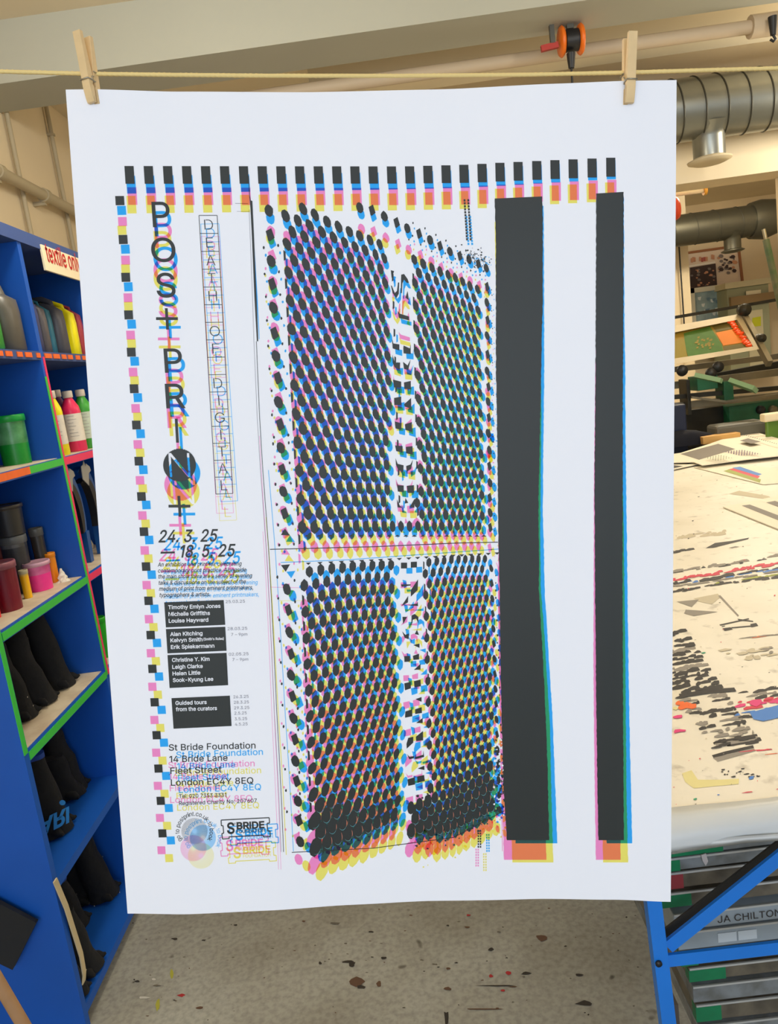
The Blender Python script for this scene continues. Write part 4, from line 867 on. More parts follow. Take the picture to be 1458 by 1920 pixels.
# the brush-out strip
for i in range(26):
    t = i/25; y = 1185+t*215; xl = 1258 if t < .5 else 1258+(t-.5)*150; xr = 1285+t*130 if t < .75 else 1382+(t-.75)*170
    streak(xl, y, xr, y-(xr-xl)*.13, 9, random.choice([0, 0, 0, 5]), .75 if t > .05 else .5)
for i in range(9): streak(1385-i*2, 1300+i*6, 1475, 1288+i*6, 7, [0, 5, 0, 1, 6, 1, 2, 2, 0][i], .7 if i < 5 else .3)
mark([(1405, 1336), (1458, 1322), (1475, 1318), (1475, 1342), (1430, 1352), (1412, 1348)], 2)
mark([(1272, 1301), (1322, 1293), (1376, 1289), (1380, 1296), (1330, 1300), (1276, 1308)], 0)
for x, y in ((1273, 1318), (1285, 1320), (1296, 1324), (1280, 1326)): blob(x, y, 10, 5, 4)
blob(1266, 1328, 5, 3, 3); blob(1268, 1344, 11, 3.5, 6); blob(1272, 1370, 14, 3.5, 6); blob(1415, 1318, 14, 7, 6); blob(1440, 1312, 12, 5, 1)
mark([(1336, 1392), (1360, 1386), (1418, 1376), (1420, 1380), (1362, 1391), (1338, 1396)], 0); mark([(1338, 1394), (1420, 1381), (1420, 1387), (1345, 1400)], 5)
mark([(1334, 1416), (1358, 1409), (1411, 1397), (1413, 1402), (1362, 1414), (1338, 1422)], 0); mark([(1336, 1421), (1413, 1403), (1416, 1408), (1345, 1428)], 5)
mark([(1278, 1450), (1296, 1444), (1308, 1462), (1350, 1462), (1385, 1460), (1384, 1470), (1340, 1474), (1300, 1478), (1284, 1466)], 3)
streak(1345, 1412, 1470, 1404, 4, 1, .25); streak(1380, 1420, 1470, 1410, 3, 4, .2)
for _ in range(16): blob(random.uniform(1345, 1425), 1448+random.uniform(-7, 10), random.uniform(1.5, 6), 1.5, 0)
blob(1408, 1458, 6, 3, 2); blob(1303, 1498, 4, 2, 7); blob(1346, 1490, 3, 1.2, 2); streak(1380, 1488, 1470, 1478, 2, 1, .5); blob(1318, 1224, 4, 1.2, 7)
for _ in range(70): blob(random.uniform(1262, 1470), random.uniform(880, 1510), random.uniform(.6, 2.2), random.uniform(.4, 1), random.choice([5, 5, 0, 8, 1]))
m.build('ink_marks', inks, table)
# sheets lying on the table -----------------------------------------------------------
m_pap = mat('warm_white_paper', (240, 232, 212), .6)
def sheet(pts, z, th, label, marks=(), mm=None, group='printed sheets on the table'):
    P = [at(x, y, 2, z) for x, y in pts]; o = thing('printed_sheet', sum(P, Vector())/len(P)-Vector((0, 0, th)), label, 'sheet', group)
    MB().loft([[p-Vector((0, 0, th)) for p in P], P], smooth=False).build('paper', m_pap, o)
    if marks:
        m = MB()
        for i, (pp, mi) in enumerate(marks): m.poly([at(x, y, 2, z+.0006+.0001*i) for x, y in pp], mi)
        m.build('print', mm, o)
    return o
def dots(x0, y0, x1, y1, ux, uy, n1, n2, mi):
    """dot screen laid in a skewed quad: origin, first axis end, second axis vector"""
    out = []
    for i in range(n1):
        for j in range(n2):
            s_, t = (i+.5)/n1, (j+.5+(i % 2)*.5)/n2; x = x0+(x1-x0)*s_+ux*t; y = y0+(y1-y0)*s_+uy*t; r = 1.0
            out.append(([(x-r*1.5, y), (x, y-r*.5), (x+r*1.5, y), (x, y+r*.5)], mi))
    return out
mm = [mat('print_grey', (120, 112, 104), .6), mat('print_violet', (120, 100, 128), .6), mat('print_greygreen', (128, 140, 116), .6), inks[0], inks[2], inks[1], inks[9]]
sheet([(1215, 868), (1330, 832), (1402, 806), (1530, 842), (1500, 850), (1400, 861), (1316, 872), (1300, 866)], ZT+.022, .004, 'upper printed sheet at the far end with grey and violet dot panels',
      [([(1275, 851), (1346, 832), (1378, 842), (1310, 862)], 0)]+dots(1352, 846, 1392, 843, 34, 8, 16, 7, 1)+dots(1318, 858, 1348, 852, 24, 6, 12, 5, 2)+[([(1386, 826), (1402, 822), (1426, 828), (1408, 832)], 0)]
      + [([(1394+i*4, 815+i*1.1), (1396+i*4, 815+i*1.1), (1396+i*4, 816+i*1.1), (1394+i*4, 816+i*1.1)], 3) for i in range(22)], mm)
sheet([(1215, 876), (1262, 856), (1318, 868), (1262, 880)], ZT+.010, .003, 'small white sheet with black bars beside the poster edge, far end', [([(1240, 868), (1262, 862), (1300, 868), (1290, 870)], 3), ([(1240, 878), (1262, 872), (1280, 874), (1262, 878)], 3)], mm)
sheet([(1300, 876), (1345, 866), (1470, 880), (1470, 905), (1430, 908)], ZT+.004, .002, 'sheet with blue, red and olive bars in the middle distance of the table',
      [([(1372, 877), (1387, 875), (1428, 889), (1420, 892)], 4), ([(1364, 880), (1374, 878), (1424, 893), (1420, 897)], 5), ([(1356, 883), (1366, 880), (1426, 899), (1424, 905)], 6)], mm)
sheet([(1355, 950), (1480, 925), (1560, 960), (1480, 1000)], ZT+.006, .004, 'white sheet with dark grey stripes at the right edge of the photo',
      [([(1390, 948), (1405, 946), (1490, 978), (1490, 988)], 0), ([(1436, 942), (1452, 939), (1500, 955), (1500, 966)], 0)], mm)
# dark cloth heap and little boxes at the far end
m = MB(); g = at(1284, 836, 2, ZT+.003); rings = []
for i in range(7):
    t = i/6; rings.append([Vector((g.x+math.cos(a)*.21*(1-t**2)**.5*(1+.18*math.sin(a*3+i))+1e-3, g.y+.05+math.sin(a)*.07*(1-t**2)**.5*(1+.1*math.sin(a*5)), ZT+.003+.10*t)) for a in [j*math.pi/10 for j in range(20)]])
m.loft(rings); simple('cloth_heap', m, mat('navy_cloth', (20, 22, 36), .9, bump=.3, vary=.3, scale=20), 'dark navy cloth heap on the far end of the table beside the poster', 'cloth')
a = at(1328, 826, 2, ZT+.03); m = MB().box((a.x-.02, a.y+.04, ZT+.002), (a.x+.22, a.y+.12, ZT+.05)); simple('card_box', m, mat('amber_card', (214, 166, 96), .7), 'flat amber card box behind the upper printed sheet', 'box', bevel=.003)
a = at(1384, 808, 2, ZT+.05); m = MB().box((a.x-.15, a.y-.02, ZT+.002), (a.x+.18, a.y+.15, ZT+.10)); simple('tape_case', m, mat('grey_case', (96, 94, 84), .6), 'grey case standing behind the upper printed sheet', 'case', bevel=.02)

# =================================================================== SCREENS STORED UNDER THE TABLE
m_alu1 = mat('grimy_aluminium', (142, 148, 152), .5, metal=.35, rgb2=(104, 104, 98), scale=22); m_alu2 = mat('brown_grimy_aluminium', (120, 112, 96), .5, metal=.3, rgb2=(86, 80, 70), scale=20)
m_alu3 = mat('clean_aluminium', (166, 178, 188), .45, metal=.35, vary=.12, scale=22); m_lip = mat('bright_lip', (206, 208, 206), .35, metal=.5)
m_gt = mat('green_parcel_tape', (16, 120, 76), .5, vary=.15, scale=30); m_rt = mat('maroon_tape', (140, 48, 54), .6); m_dm = mat('dark_mesh', (40, 38, 36), .8)
YS = 1.22
def stored(px, ytop, ybot, fm, label, tape=None, tl=0.05, extra=None, xleft=None):
    """px: left end; ytop/ybot: photo rows of the front bar at that end"""
    a = at(px, ytop, 1, YS); b = at(px, ybot, 1, YS); x0 = a.x; zt, zb = a.z, b.z; X1 = x0+1.05; Y1 = YS+.8; t = .03
    o = thing('stored_screen', ((x0+X1)/2, YS+.4, zb), label, 'printing screen', 'printing screens stored flat under the table')
    m = MB()
    m.box((x0, YS, zb), (X1, YS+t, zt)).box((x0, Y1-t, zb), (X1, Y1, zt)).box((x0, YS+t, zb), (x0+t, Y1-t, zt)).box((X1-t, YS+t, zb), (X1, Y1-t, zt))
    m.build('frame', fm, o, bevel=.0015)
    MB().box((x0+.001, YS-.0012, zt-.003), (X1, YS+.002, zt+.0008)).build('lip', m_lip, o)
    MB().box((x0+t, YS+t, zb+.002), (X1-t, Y1-t, zb+.003)).build('mesh', m_dm, o)
    if tape: MB().box((x0-.0008, YS-.001, zb-.0006), (x0+tl, YS+t*.6, zt-.0035)).build('tape', tape, o)
    if extra: extra(o, x0, zb, zt)
    return o
def labels_(o, x0, zb, zt):
    for i in range(2): MB().box((x0+.07+i*.036, YS-.0015, zb+.008), (x0+.103+i*.036, YS-.0005, zt-.009)).build('paper_label', mat('white_label', (196, 206, 214), .6), o)
def chilton(o, x0, zb, zt):
    q0 = at(1345, 1724, 1, YS-.002); q1 = at(1460, 1708, 1, YS-.002)
    tp, tf = text_pts('JA CHILTON', (q0.x, zb+.007), (q1.x+.004, zb+.007), .013, off=.0, upv=(0, 1))
    MB().add([(x, YS-.0016, z) for x, z in tp], tf).build('handwriting', mat('marker_ink', (52, 46, 44), .7), o)
def flaps(o, x0, zb, zt):
    g = at(1318, 1610, 1, YS-.004); k = mpx(g)
    m = MB(); m.loft([[g+Vector((a*k, dy, b*k)) for a, b in ((-4, 9), (5, 11), (8, -5), (3, -14), (-2, -4))] for dy in (-.002, 0)], smooth=False); m.build('torn_tape', mat('grey_paper_tape', (190, 182, 180), .7), o)
stored(1225, 1596, 1610, m_alu1, 'topmost stored screen just under the table wrap, green taped end', m_gt, .12)
stored(1225, 1614, 1637, m_alu1, 'stored screen with torn paper tape, second below the table', m_gt, .045, flaps)
stored(1228, 1641, 1670, m_alu2, 'stored screen with maroon taped end', m_rt, .048)
stored(1236, 1678, 1703, m_alu2, 'stored screen with green and bare patches left of the diagonal brace', m_gt, .055)
stored(1262, 1716, 1746, m_alu3, 'stored screen lettered JA CHILTON beside the blue brace', None, 0, chilton)
stored(1270, 1750, 1783, m_alu3, 'stored screen with two white labels above the blue rail', None, 0, labels_)
stored(1276, 1790, 1812, m_alu1, 'dark stored screen right behind the blue rail', m_gt, .03)
stored(1291, 1817, 1841, m_alu2, 'stored screen with bright green taped corner just below the blue rail', m_gt, .065)
stored(1298, 1851, 1881, m_alu1, 'bare grey stored screen, second below the blue rail')
stored(1304, 1886, 1916, m_alu2, 'stored screen with green taped corner at the bottom right of the photo', m_gt, .045)
stored(1308, 1925, 1950, m_alu1, 'lowest stored screen close to the floor, cut by the photo edge')
# rack posts carrying the screens
rk = thing('screen_rack', (.9, 1.6, 0), 'dark steel rack carrying the stored screens under the table', 'rack')
for xx in (.42, 1.25):
    MB().box((xx, YS+.84, 0), (xx+.02, YS+.86, .70)).build('post', mat('dark_brown_steel', (62, 54, 48), .6), rk)
    MB().box((xx+.2, YS+.84, .3), (xx+.22, YS+.86, .70)).build('strut', mat('dark_brown_steel', (62, 54, 48), .6), rk)
MB().box((.42, YS+.84, .66), (1.27, YS+.86, .68)).build('crossbar', mat('dark_brown_steel', (62, 54, 48), .6), rk)
a = at(1250, 1868, 1, YS-.06); MB().box((a.x, YS-.08, 0), (a.x+.012, YS-.01, a.z)).build('side_plate', mat('brown_plate', (84, 74, 66), .5), table)

# =================================================================== FLOOR MARKS
m = MB(); fm = [mat('floor_dark', (52, 46, 40), .8), mat('floor_red', (168, 40, 44), .7), mat('floor_white', (200, 198, 190), .7), mat('floor_yellow', (168, 166, 60), .7), mat('floor_brown', (96, 70, 52), .8), mat('floor_grey', (104, 98, 86), .8)]
random.seed(5)
def fmark(x, y, rx, ry, mi, n=8):
    LV[0] += 1
    m.poly([at(x+rx*random.uniform(.5, 1.2)*math.cos(a), y+ry*random.uniform(.5, 1.2)*math.sin(a), 2, .0006+.00002*(LV[0] % 50)) for a in [2*math.pi*j/n for j in range(n)]], mi)
for x, y, rx, ry, c in ((327, 1760, 6, 2.5, 0), (382, 1763, 5, 2, 0), (442, 1734, 4, 2, 0), (258, 1840, 7, 2, 0), (341, 1866, 9, 3, 1), (270, 1870, 12, 3, 2), (294, 1848, 9, 2, 5), (321, 1826, 4, 9, 3), (296, 1884, 4, 15, 3), (288, 1836, 5, 2, 2),
                        (660, 1808, 8, 5, 0), (668, 1840, 14, 10, 4), (676, 1850, 10, 5, 0), (652, 1803, 16, 3, 0), (720, 1796, 6, 3, 0), (600, 1806, 3, 4, 0), (695, 1747, 5, 2, 0), (710, 1844, 5, 7, 4), (920, 1830, 5, 4, 1), (953, 1824, 6, 4, 1), (943, 1857, 5, 2.5, 1),
                        (930, 1848, 35, 1.5, 0), (960, 1850, 10, 1.5, 4), (985, 1825, 11, 3, 0), (840, 1854, 9, 4, 4), (836, 1908, 5, 16, 0), (905, 1892, 38, 1.6, 4), (1095, 1882, 16, 6, 0), (920, 1780, 7, 4, 0), (1015, 1757, 14, 7, 4), (878, 1716, 5, 2, 1), (876, 1738, 8, 2, 4), (840, 1816, 6, 3, 4), (1085, 1828, 8, 3, 0), (628, 1731, 14, 3, 5), (375, 1890, 8, 3, 4), (790, 1800, 5, 2, 5), (815, 1808, 7, 2, 5)):
    fmark(x, y, rx, ry, c)
for _ in range(90): fmark(random.uniform(240, 1240), random.uniform(1700, 1915), random.uniform(1, 4), random.uniform(.6, 1.6), random.choice([0, 5, 5, 4]))
o = m.build('floor_paint_spots', fm); o['kind'] = 'structure'

# =================================================================== THE POSTER
_corner = [(123, 168), (1268, 150), (1257, 1691), (239, 1713)]
Rr = [ray(x, y) for x, y in _corner]
A = Matrix((( Rr[0].x, -Rr[1].x, Rr[2].x), (Rr[0].y, -Rr[1].y, Rr[2].y), (Rr[0].z, -Rr[1].z, Rr[2].z)))
sv = A.inverted() @ Rr[3]
Q = [Rr[0]*sv[0], Rr[1]*sv[1], Rr[2]*sv[2], Rr[3]]
KS = .594/(Q[1]-Q[0]).length; Q = [CAM+q*KS for q in Q]
PO = Q[0]; PU = Q[1]-Q[0]; PV = Q[3]-Q[0]; PN = PU.cross(PV).normalized()
if PN.dot(fwd) > 0: PN = -PN                                 # towards the viewer
uu, uv_, vv_ = PU.dot(PU), PU.dot(PV), PV.dot(PV); det = uu*vv_-uv_*uv_
def uvof(p):
    w_ = p-PO; a, b = w_.dot(PU), w_.dot(PV); return (a*vv_-b*uv_)/det, (b*uu-a*uv_)/det
def interp(xs, ys, x):
    if x <= xs[0]: return ys[0]+(ys[1]-ys[0])*(x-xs[0])/(xs[1]-xs[0])
    for i in range(len(xs)-1):
        if x <= xs[i+1]: return ys[i]+(ys[i+1]-ys[i])*(x-xs[i])/(xs[i+1]-xs[i])
    return ys[-1]+(ys[-1]-ys[-2])*(x-xs[-1])/(xs[-1]-xs[-2])
def smooth_i(xs, ys, x):
    x = max(xs[0], min(xs[-1], x))
    for i in range(len(xs)-1):
        if x <= xs[i+1]:
            t = (x-xs[i])/(xs[i+1]-xs[i]); t = t*t*(3-2*t)*.5+t*.5; return ys[i]+(ys[i+1]-ys[i])*t
def bend(u, v):                                              # how far the paper bellies away, in metres
    top = smooth_i([0, .04, .18, .4, .62, .8, .92, 1], [0, .000, .0085, .0145, .0125, .004, .000, .0], u)
    bot = smooth_i([0, .11, .26, .41, .55, .67, .76, .9, 1], [0, -.0035, .000, .007, .0110, .0100, .0105, .006, 0], u)
    mid = -.004*math.sin(math.pi*v)*math.cos(math.pi*u)
    return -(top*(1-v)+bot*v)+mid*0
def surf(px, py, lift=0.0):
    d = ray(px, py); dis = 0.0
    for _ in range(4):
        t = (PO+PN*dis-CAM).dot(PN)/d.dot(PN); p = CAM+d*t; u, v = uvof(p-PN*dis); dis = bend(u, v)
    return p+PN*lift
m_paper = mat('poster_paper', (240, 242, 250), .65, spec=.3)
poster = thing('hanging_poster', PO*.5+Q[1]*.5, 'large white poster overprinted in cyan, pink, yellow and black, pegged to a cord', 'poster')
m = MB(); NU, NV = 60, 40; vs = []; fs = []
for j in range(NV+1):
    for i in range(NU+1): vs.append(PO+PU*(i/NU)+PV*(j/NV)+PN*bend(i/NU, j/NV))
for j in range(NV):
    for i in range(NU): a = j*(NU+1)+i; fs.append((a, a+NU+1, a+NU+2, a+1))
m.add(vs, fs, 0, True); m.build('paper_sheet', m_paper, poster)
IN = {'Y': film('yellow_ink', (250, 238, 116)), 'M': film('pink_ink', (255, 150, 205)), 'C': film('cyan_ink', (62, 178, 250)), 'K': film('black_ink', (255, 255, 255), .975, (44, 48, 47)), 'W': m_paper, 'G': film('grey_ink', (122, 122, 132)), 'T': mat('teal_overprint', (92, 158, 166), .6), 'O': mat('salmon_overprint', (226, 138, 112), .6)}
ORD = 'YMCKWGTO'; LIFT = {'T': .0006, 'O': .00066, 'Y': .00012, 'M': .00022, 'C': .00032, 'K': .00042, 'W': .00055, 'G': .0005}
OFF = {'C': ((3, 18.3), (1, 5), (15.5, 14), (15.5, 5.5)), 'M': ((5, 39.5), (2, 41), (-1.5, 31.5), (-5, 37)), 'Y': ((3.6, 55.5), (-1.5, 46), (12.5, 47), (9, 43)), 'K': ((0, 0),)*4, 'W': ((0, 0),)*4, 'G': ((0, 0),)*4, 'T': ((0, 0),)*4, 'O': ((0, 0),)*4}
def shift(ink, x, y):
    tl, tr, bl, br = OFF[ink]; s_ = (x-240)/900; t = (y-345)/1200
    return tuple((tl[i]*(1-s_)+tr[i]*s_)*(1-t)+(bl[i]*(1-s_)+br[i]*s_)*t for i in (0, 1))
PARTS = {}
def ink(part, pts, faces=None, inks='YMCK', dxy=(0, 0)):
    mb = PARTS.setdefault(part, MB())
    for c in inks:
        q = []
        for x, y in pts:
            sx, sy = shift(c, x, y); q.append(surf(x+sx+dxy[0], y+sy+dxy[1], LIFT[c]))
        mb.add(q, faces or [list(range(len(pts)))], ORD.index(c))
def itext(part, s_, p0, p1, h, inks='YMCK', off=0.0, shear=0.0, upv=None):
    tp, tf = text_pts(s_, p0, p1, h, off, shear, upv); ink(part, tp, tf, inks)
def line(part, pts, w_, inks='K'):
    for i in range(len(pts)-1):
        (x0, y0), (x1, y1) = pts[i], pts[i+1]; L_ = math.hypot(x1-x0, y1-y0) or 1; nx, ny = -(y1-y0)/L_*w_/2, (x1-x0)/L_*w_/2
        n = max(1, int(L_/40))
        for k in range(n):
            a = (x0+(x1-x0)*k/n, y0+(y1-y0)*k/n); b = (x0+(x1-x0)*(k+1)/n, y0+(y1-y0)*(k+1)/n)
            ink(part, [(a[0]+nx, a[1]+ny), (b[0]+nx, b[1]+ny), (b[0]-nx, b[1]-ny), (a[0]-nx, a[1]-ny)], None, inks)
random.seed(4)
# bars along the top
bx_ = [243, 279, 315, 350.5, 386, 421.5, 457, 492, 527, 562, 597, 631.5, 665.5, 699.5, 734, 768, 802, 836, 869.5, 903.5, 937, 971, 1006, 1040, 1074, 1109.5, 1144.5]
for x in bx_:
    y = interp([243, 520, 760, 877, 937, 1040, 1144], [311.5, 312, 312.3, 309, 305.5, 300.5, 296], x); h_ = interp([243, 760, 940, 1144], [33.3, 32, 35, 35.5], x); w_ = 17.2; ln = interp([243, 1144], [2.2, .4], x)
    ink('top_bars', [(x-w_/2-ln/2, y), (x+w_/2-ln/2, y), (x+w_/2+ln/2, y+h_), (x-w_/2+ln/2, y+h_)])
# squares down the left
sq = [(224.7, 376.4), (230.9, 449.3), (235.8, 520.2), (241.2, 590.6), (246.2, 660.5), (251.4, 729), (255.8, 797), (260.3, 864.7), (265.2, 931), (269.9, 996.9), (273.9, 1062.3), (278.5, 1126.5), (282.5, 1190.7), (285.7, 1254), (289.9, 1316.7), (293.6, 1378.4), (297, 1440.9), (301.3, 1501.4), (304.5, 1562.4)]
for i, (x, y) in enumerate(sq):
    h_ = 8.6-i*.06; w_ = 8.2-i*.04; ink('side_squares', [(x-w_-.5, y-h_), (x+w_-.5, y-h_-.2), (x+w_+.6, y+h_-.3), (x-w_+.6, y+h_)])
# title
for ch, x0, x1, yt, yb_ in (('P', 284, 318, 378, 425.8), ('O', 282, 328.4, 445.5, 491), ('S', 291.5, 328, 511.5, 557.5), ('P', 306.5, 341, 653, 698.7), ('R', 309, 346, 719, 765.4)):
    vs_, fs_, a0, a1 = glyphs(ch, .004); 
    itext('title_lettering', ch, (x0+3, yb_), (x1+2, yb_-.5), yb_-yt-1, off=.004, upv=(-.07, -1))
for (x0, x1, yt, yb_, yc) in ((292.6, 333.4, 578, 618, 597.5), (316, 356.8, 929.7, 968.7, 949)):
    xc = (x0+x1)/2; w_ = 2.6
    ink('title_lettering', [(x0, yc-w_), (xc-w_-.3, yc-w_), (xc-w_-1.3, yt), (xc+w_-1.3, yt), (xc+w_-.3, yc-w_), (x1, yc-w_), (x1, yc+w_), (xc+w_+.3, yc+w_), (xc+w_+1.2, yb_), (xc-w_+1.2, yb_), (xc-w_+.3, yc+w_), (x0, yc+w_)])
ink('title_lettering', [(327.7, 785), (333, 785), (335.5, 830), (330.2, 830)])
# ring with N : disc tessellated around the letter strokes
cx0, cy0, r0_ = 336.6, 872, 30.6
def disc_minus_N(cx, cy, r):
    # N as knocked out strokes: build the disc as triangles on a fine grid
    pts = []; fs_ = []; n = 46; idx = {}
    def inside(x, y):
        u, v = (x-cx), (y-cy)
        u -= v*.07
        if abs(v) > 22: return False
        if -19.5 < u < -15.2 or 15.2 < u < 19.5: return True
        c_ = -17+(v+22)/44*34; return abs(u-c_) < 3.0 and abs(u) < 19.5
    st = 2*r/n
    for j in range(n):
        y = cy-r+st*j; ym = y+st/2; hw = math.sqrt(max(0, r*r-(ym-cy)**2)); xs = cx-hw; run = None; x = xs; ss = .5
        while x < cx+hw:
            ins = inside(x+ss/2, ym)
            if not ins and run is None: run = x
            if ins and run is not None: k = len(pts); pts += [(run, y), (x, y), (x, y+st), (run, y+st)]; fs_.append([k, k+1, k+2, k+3]); run = None
            x += ss
        if run is not None: k = len(pts); pts += [(run, y), (cx+hw, y), (cx+hw, y+st), (run, y+st)]; fs_.append([k, k+1, k+2, k+3])
    return pts, fs_
P_, F_ = disc_minus_N(cx0, cy0, r0_); ink('title_lettering', P_, F_)
# boxed vertical line of letters
L16 = 'DEATH OF DIGITAL'
def ladder(k):
    t = k/16; y = 404+33.9*k-.0785*k*k; return (373+(404.8-373)*t, y), (407+(436.5-407)*t, y-1.2*t)
for inks_, wd in (('K', 1.1), ('C', .9), ('M', .8), ('Y', .8)):
    for k in range(17): a, b = ladder(k); line('boxed_lettering', [a, b], wd, inks_)
    line('boxed_lettering', [ladder(k)[0] for k in range(0, 17, 2)], wd, inks_); line('boxed_lettering', [ladder(k)[1] for k in range(0, 17, 2)], wd, inks_)
for k, ch in enumerate(L16):
    if ch == ' ': continue
    (x0, y0), (x1, _) = ladder(k); (x2, y2), (x3, _) = ladder(k+1); cx_ = (x0+x1+x2+x3)/4; cw = {'I': .9, 'T': 7.5, 'L': 6, 'E': 6.5, 'F': 6.5, 'O': 9.3, 'G': 9, 'D': 8, 'A': 8.3, 'H': 7.7}[ch]
    itext('boxed_lettering', ch, (cx_-cw+.8, y2-6.8), (cx_+cw+.8, y2-6.9), 19.5, off=-.012, upv=(-.07, -1))
# dates
itext('date_lettering', '24. 3. 25', (297, 1016.8), (409, 1014.8), 22.5, off=.012, shear=.25)
itext('date_lettering', '— 18. 5. 25', (301, 1045.8), (442, 1042.6), 22.5, off=.012, shear=.25)
for s_, x0, y0, x1, y1 in (('An exhibition and print fair celebrating', 388, 333, 1025, 325), ('contemporary print practice. Alongside', 390, 379, 1060, 371), ('the main show there are a series of evening', 393, 424, 1105, 415), ('talks & discussions on the subject of the', 395, 471, 1057, 461), ('medium of print from eminent printmakers,', 398, 517, 1112, 506), ('typographers & artists.', 402, 564, 785, 558)):
    a = (200+x0*.2469, 980+y0*.2469); b = (200+x1*.2469, 980+y1*.2469)
    itext('body_text', s_, a, b, 7.6, 'CK', off=.006, shear=.2)
# black panels with reversed names
def z5(p): return (200+p[0]*.2469, 980+p[1]*.2469)
for P4 in ([(437, 605), (888, 587), (900, 775), (450, 795)], [(450, 808), (900, 790), (910, 972), (462, 992)], [(462, 1005), (910, 988), (922, 1233), (478, 1255)], [(492, 1332), (935, 1313), (948, 1543), (508, 1564)]):
    g_ = [z5(p) for p in P4]; pts = []; n_ = 14
    for j in range(n_+1):
        for i in range(n_+1):
            s_, t = i/n_, j/n_; pts.append(tuple((g_[0][q]*(1-s_)+g_[1][q]*s_)*(1-t)+(g_[3][q]*(1-s_)+g_[2][q]*s_)*t for q in (0, 1)))
    ink('name_panels', pts, [[j*(n_+1)+i, j*(n_+1)+i+1, (j+1)*(n_+1)+i+1, (j+1)*(n_+1)+i] for j in range(n_) for i in range(n_)], 'K')
for s_, x0, y0, x1, y1, hh in (('Timothy Emlyn Jones', 468, 656, 865, 645, 7), ('Michelle Griffiths', 470, 708, 785, 699, 7), ('Louise Hayward', 472, 759, 772, 750, 7), ('Alan Kitching', 483, 860, 728, 852, 7), ('Kelvyn Smith', 485, 907, 728, 899, 7), ("(Smith's Rules)", 735, 893, 890, 888, 4.6), ('Erik Spiekermann', 488, 958, 818, 947, 7),
                               ('Christine Y. Kim', 497, 1056, 782, 1047, 7), ('Leigh Clarke', 499, 1109, 730, 1101, 7), ('Helen Little', 501, 1159, 712, 1151, 7), ('Sook-Kyung Lee', 503, 1209, 810, 1199, 7), ('Guided tours', 523, 1383, 760, 1375, 7), ('from the curators', 526, 1430, 838, 1421, 7)):
    itext('name_panels', s_, z5((x0, y0)), z5((x1, y1)), hh, 'W', off=.018)
for s_, x0, y0, x1, y1 in (('25.03.25', 903, 610, 1050, 606), ('28.03.25', 918, 816, 1067, 812), ('02.05.25', 927, 1010, 1077, 1005), ('7 – 9pm', 945, 860, 1068, 856), ('7 – 9pm', 955, 1050, 1075, 1046), ('26.3.25', 962, 1333, 1078, 1329), ('28.3.25', 966, 1375, 1080, 1371), ('29.3.25', 968, 1417, 1083, 1413), ('2.5.25', 970, 1457, 1063, 1454), ('3.5.25', 972, 1500, 1066, 1497), ('4.5.25', 974, 1541, 1070, 1537)):
    itext('date_list', s_, z5((x0, y0)), z5((x1, y1)), 5.4, 'G', off=.004)
# address
def z6(p): return (200+p[0]*.2469, 1350+p[1]*.2469)
for s_, x0, y0, x1, y1, hh in (('St Bride Foundation', 472, 232, 1130, 214, 11.6), ('14 Bride Lane', 477, 320, 918, 308, 11.6), ('Fleet Street', 484, 408, 873, 397, 11.6), ('London EC4Y 8EQ', 488, 498, 1113, 481, 11.6)):
    itext('address_lettering', s_, z6((x0, y0)), z6((x1, y1)), hh, off=.006)
for s_, x0, y0, x1, y1 in (('Tel: 020 7353 3331', 550, 592, 908, 582), ('Registered Charity No: 207607', 550, 646, 1140, 624)):
    itext('address_lettering', s_, z6((x0, y0)), z6((x1, y1)), 7, 'K', off=.004)
# round mark
mc = (300+362*.1783, 1500+325*.1783)
for c_, nsp, wa in (('K', 84, .009), ('C', 84, .02), ('M', 84, .018), ('Y', 84, .016)):
    P_ = []; F_ = []
    for i in range(nsp):
        a = 2*math.pi*i/nsp; k = len(P_)
        for r, w_ in ((4, .2*wa), (24.5, wa)): P_ += [(mc[0]+r*math.cos(a-w_), mc[1]+r*math.sin(a-w_)), (mc[0]+r*math.cos(a+w_), mc[1]+r*math.sin(a+w_))]
        F_.append([k, k+1, k+3, k+2])
    ink('round_mark', P_, F_, c_)
st = 'go to postprint.co.uk to book'; a0, a1 = math.radians(143), math.radians(143+252)
wts = [(.5 if ch in ' .' else .45 if ch in 'itr' else 1) for ch in st]; tot = sum(wts); acc = 0
for ch, w_ in zip(st, wts):
    a = a0+(a1-a0)*(acc+w_/2)/tot; acc += w_
    if ch == ' ': continue
    hx = 2.5 if ch not in 'itr.' else 1.1
    R_ = 28.5; bx0 = mc[0]+R_*math.cos(a); by0 = mc[1]+R_*math.sin(a); tx, ty = -math.sin(a), math.cos(a)
    if ch == '.': hx = .7
    itext('round_mark', ch, (bx0-tx*hx, by0-ty*hx), (bx0+tx*hx, by0+ty*hx), 8.2, 'CK' if ch != '.' else 'K', off=.0)
# St Bride emblem
def z7(p): return (300+p[0]*.1783, 1500+p[1]*.1783)
fr = [(642, 210), (1147, 184), (1151, 241), (1125, 243), (1130, 325), (1155, 324), (1159, 383), (1085, 387), (1083, 368), (725, 386), (728, 404), (656, 409), (650, 350), (669, 348), (662, 268), (645, 270), (642, 210)]
line('emblem', [z7(p) for p in fr], 1.7, 'YMCK')
itext('emblem', 'S', z7((705, 352)), z7((785, 349)), 20, off=.02); itext('emblem', 'T', z7((778, 262)), z7((797, 261)), 3.8, 'K', off=.01)
itext('emblem', 'BRIDE', z7((806, 305)), z7((1098, 292)), 12.3, off=.03); itext('emblem', 'FOUNDATION', z7((806, 348)), z7((1100, 335)), 6, off=.012)
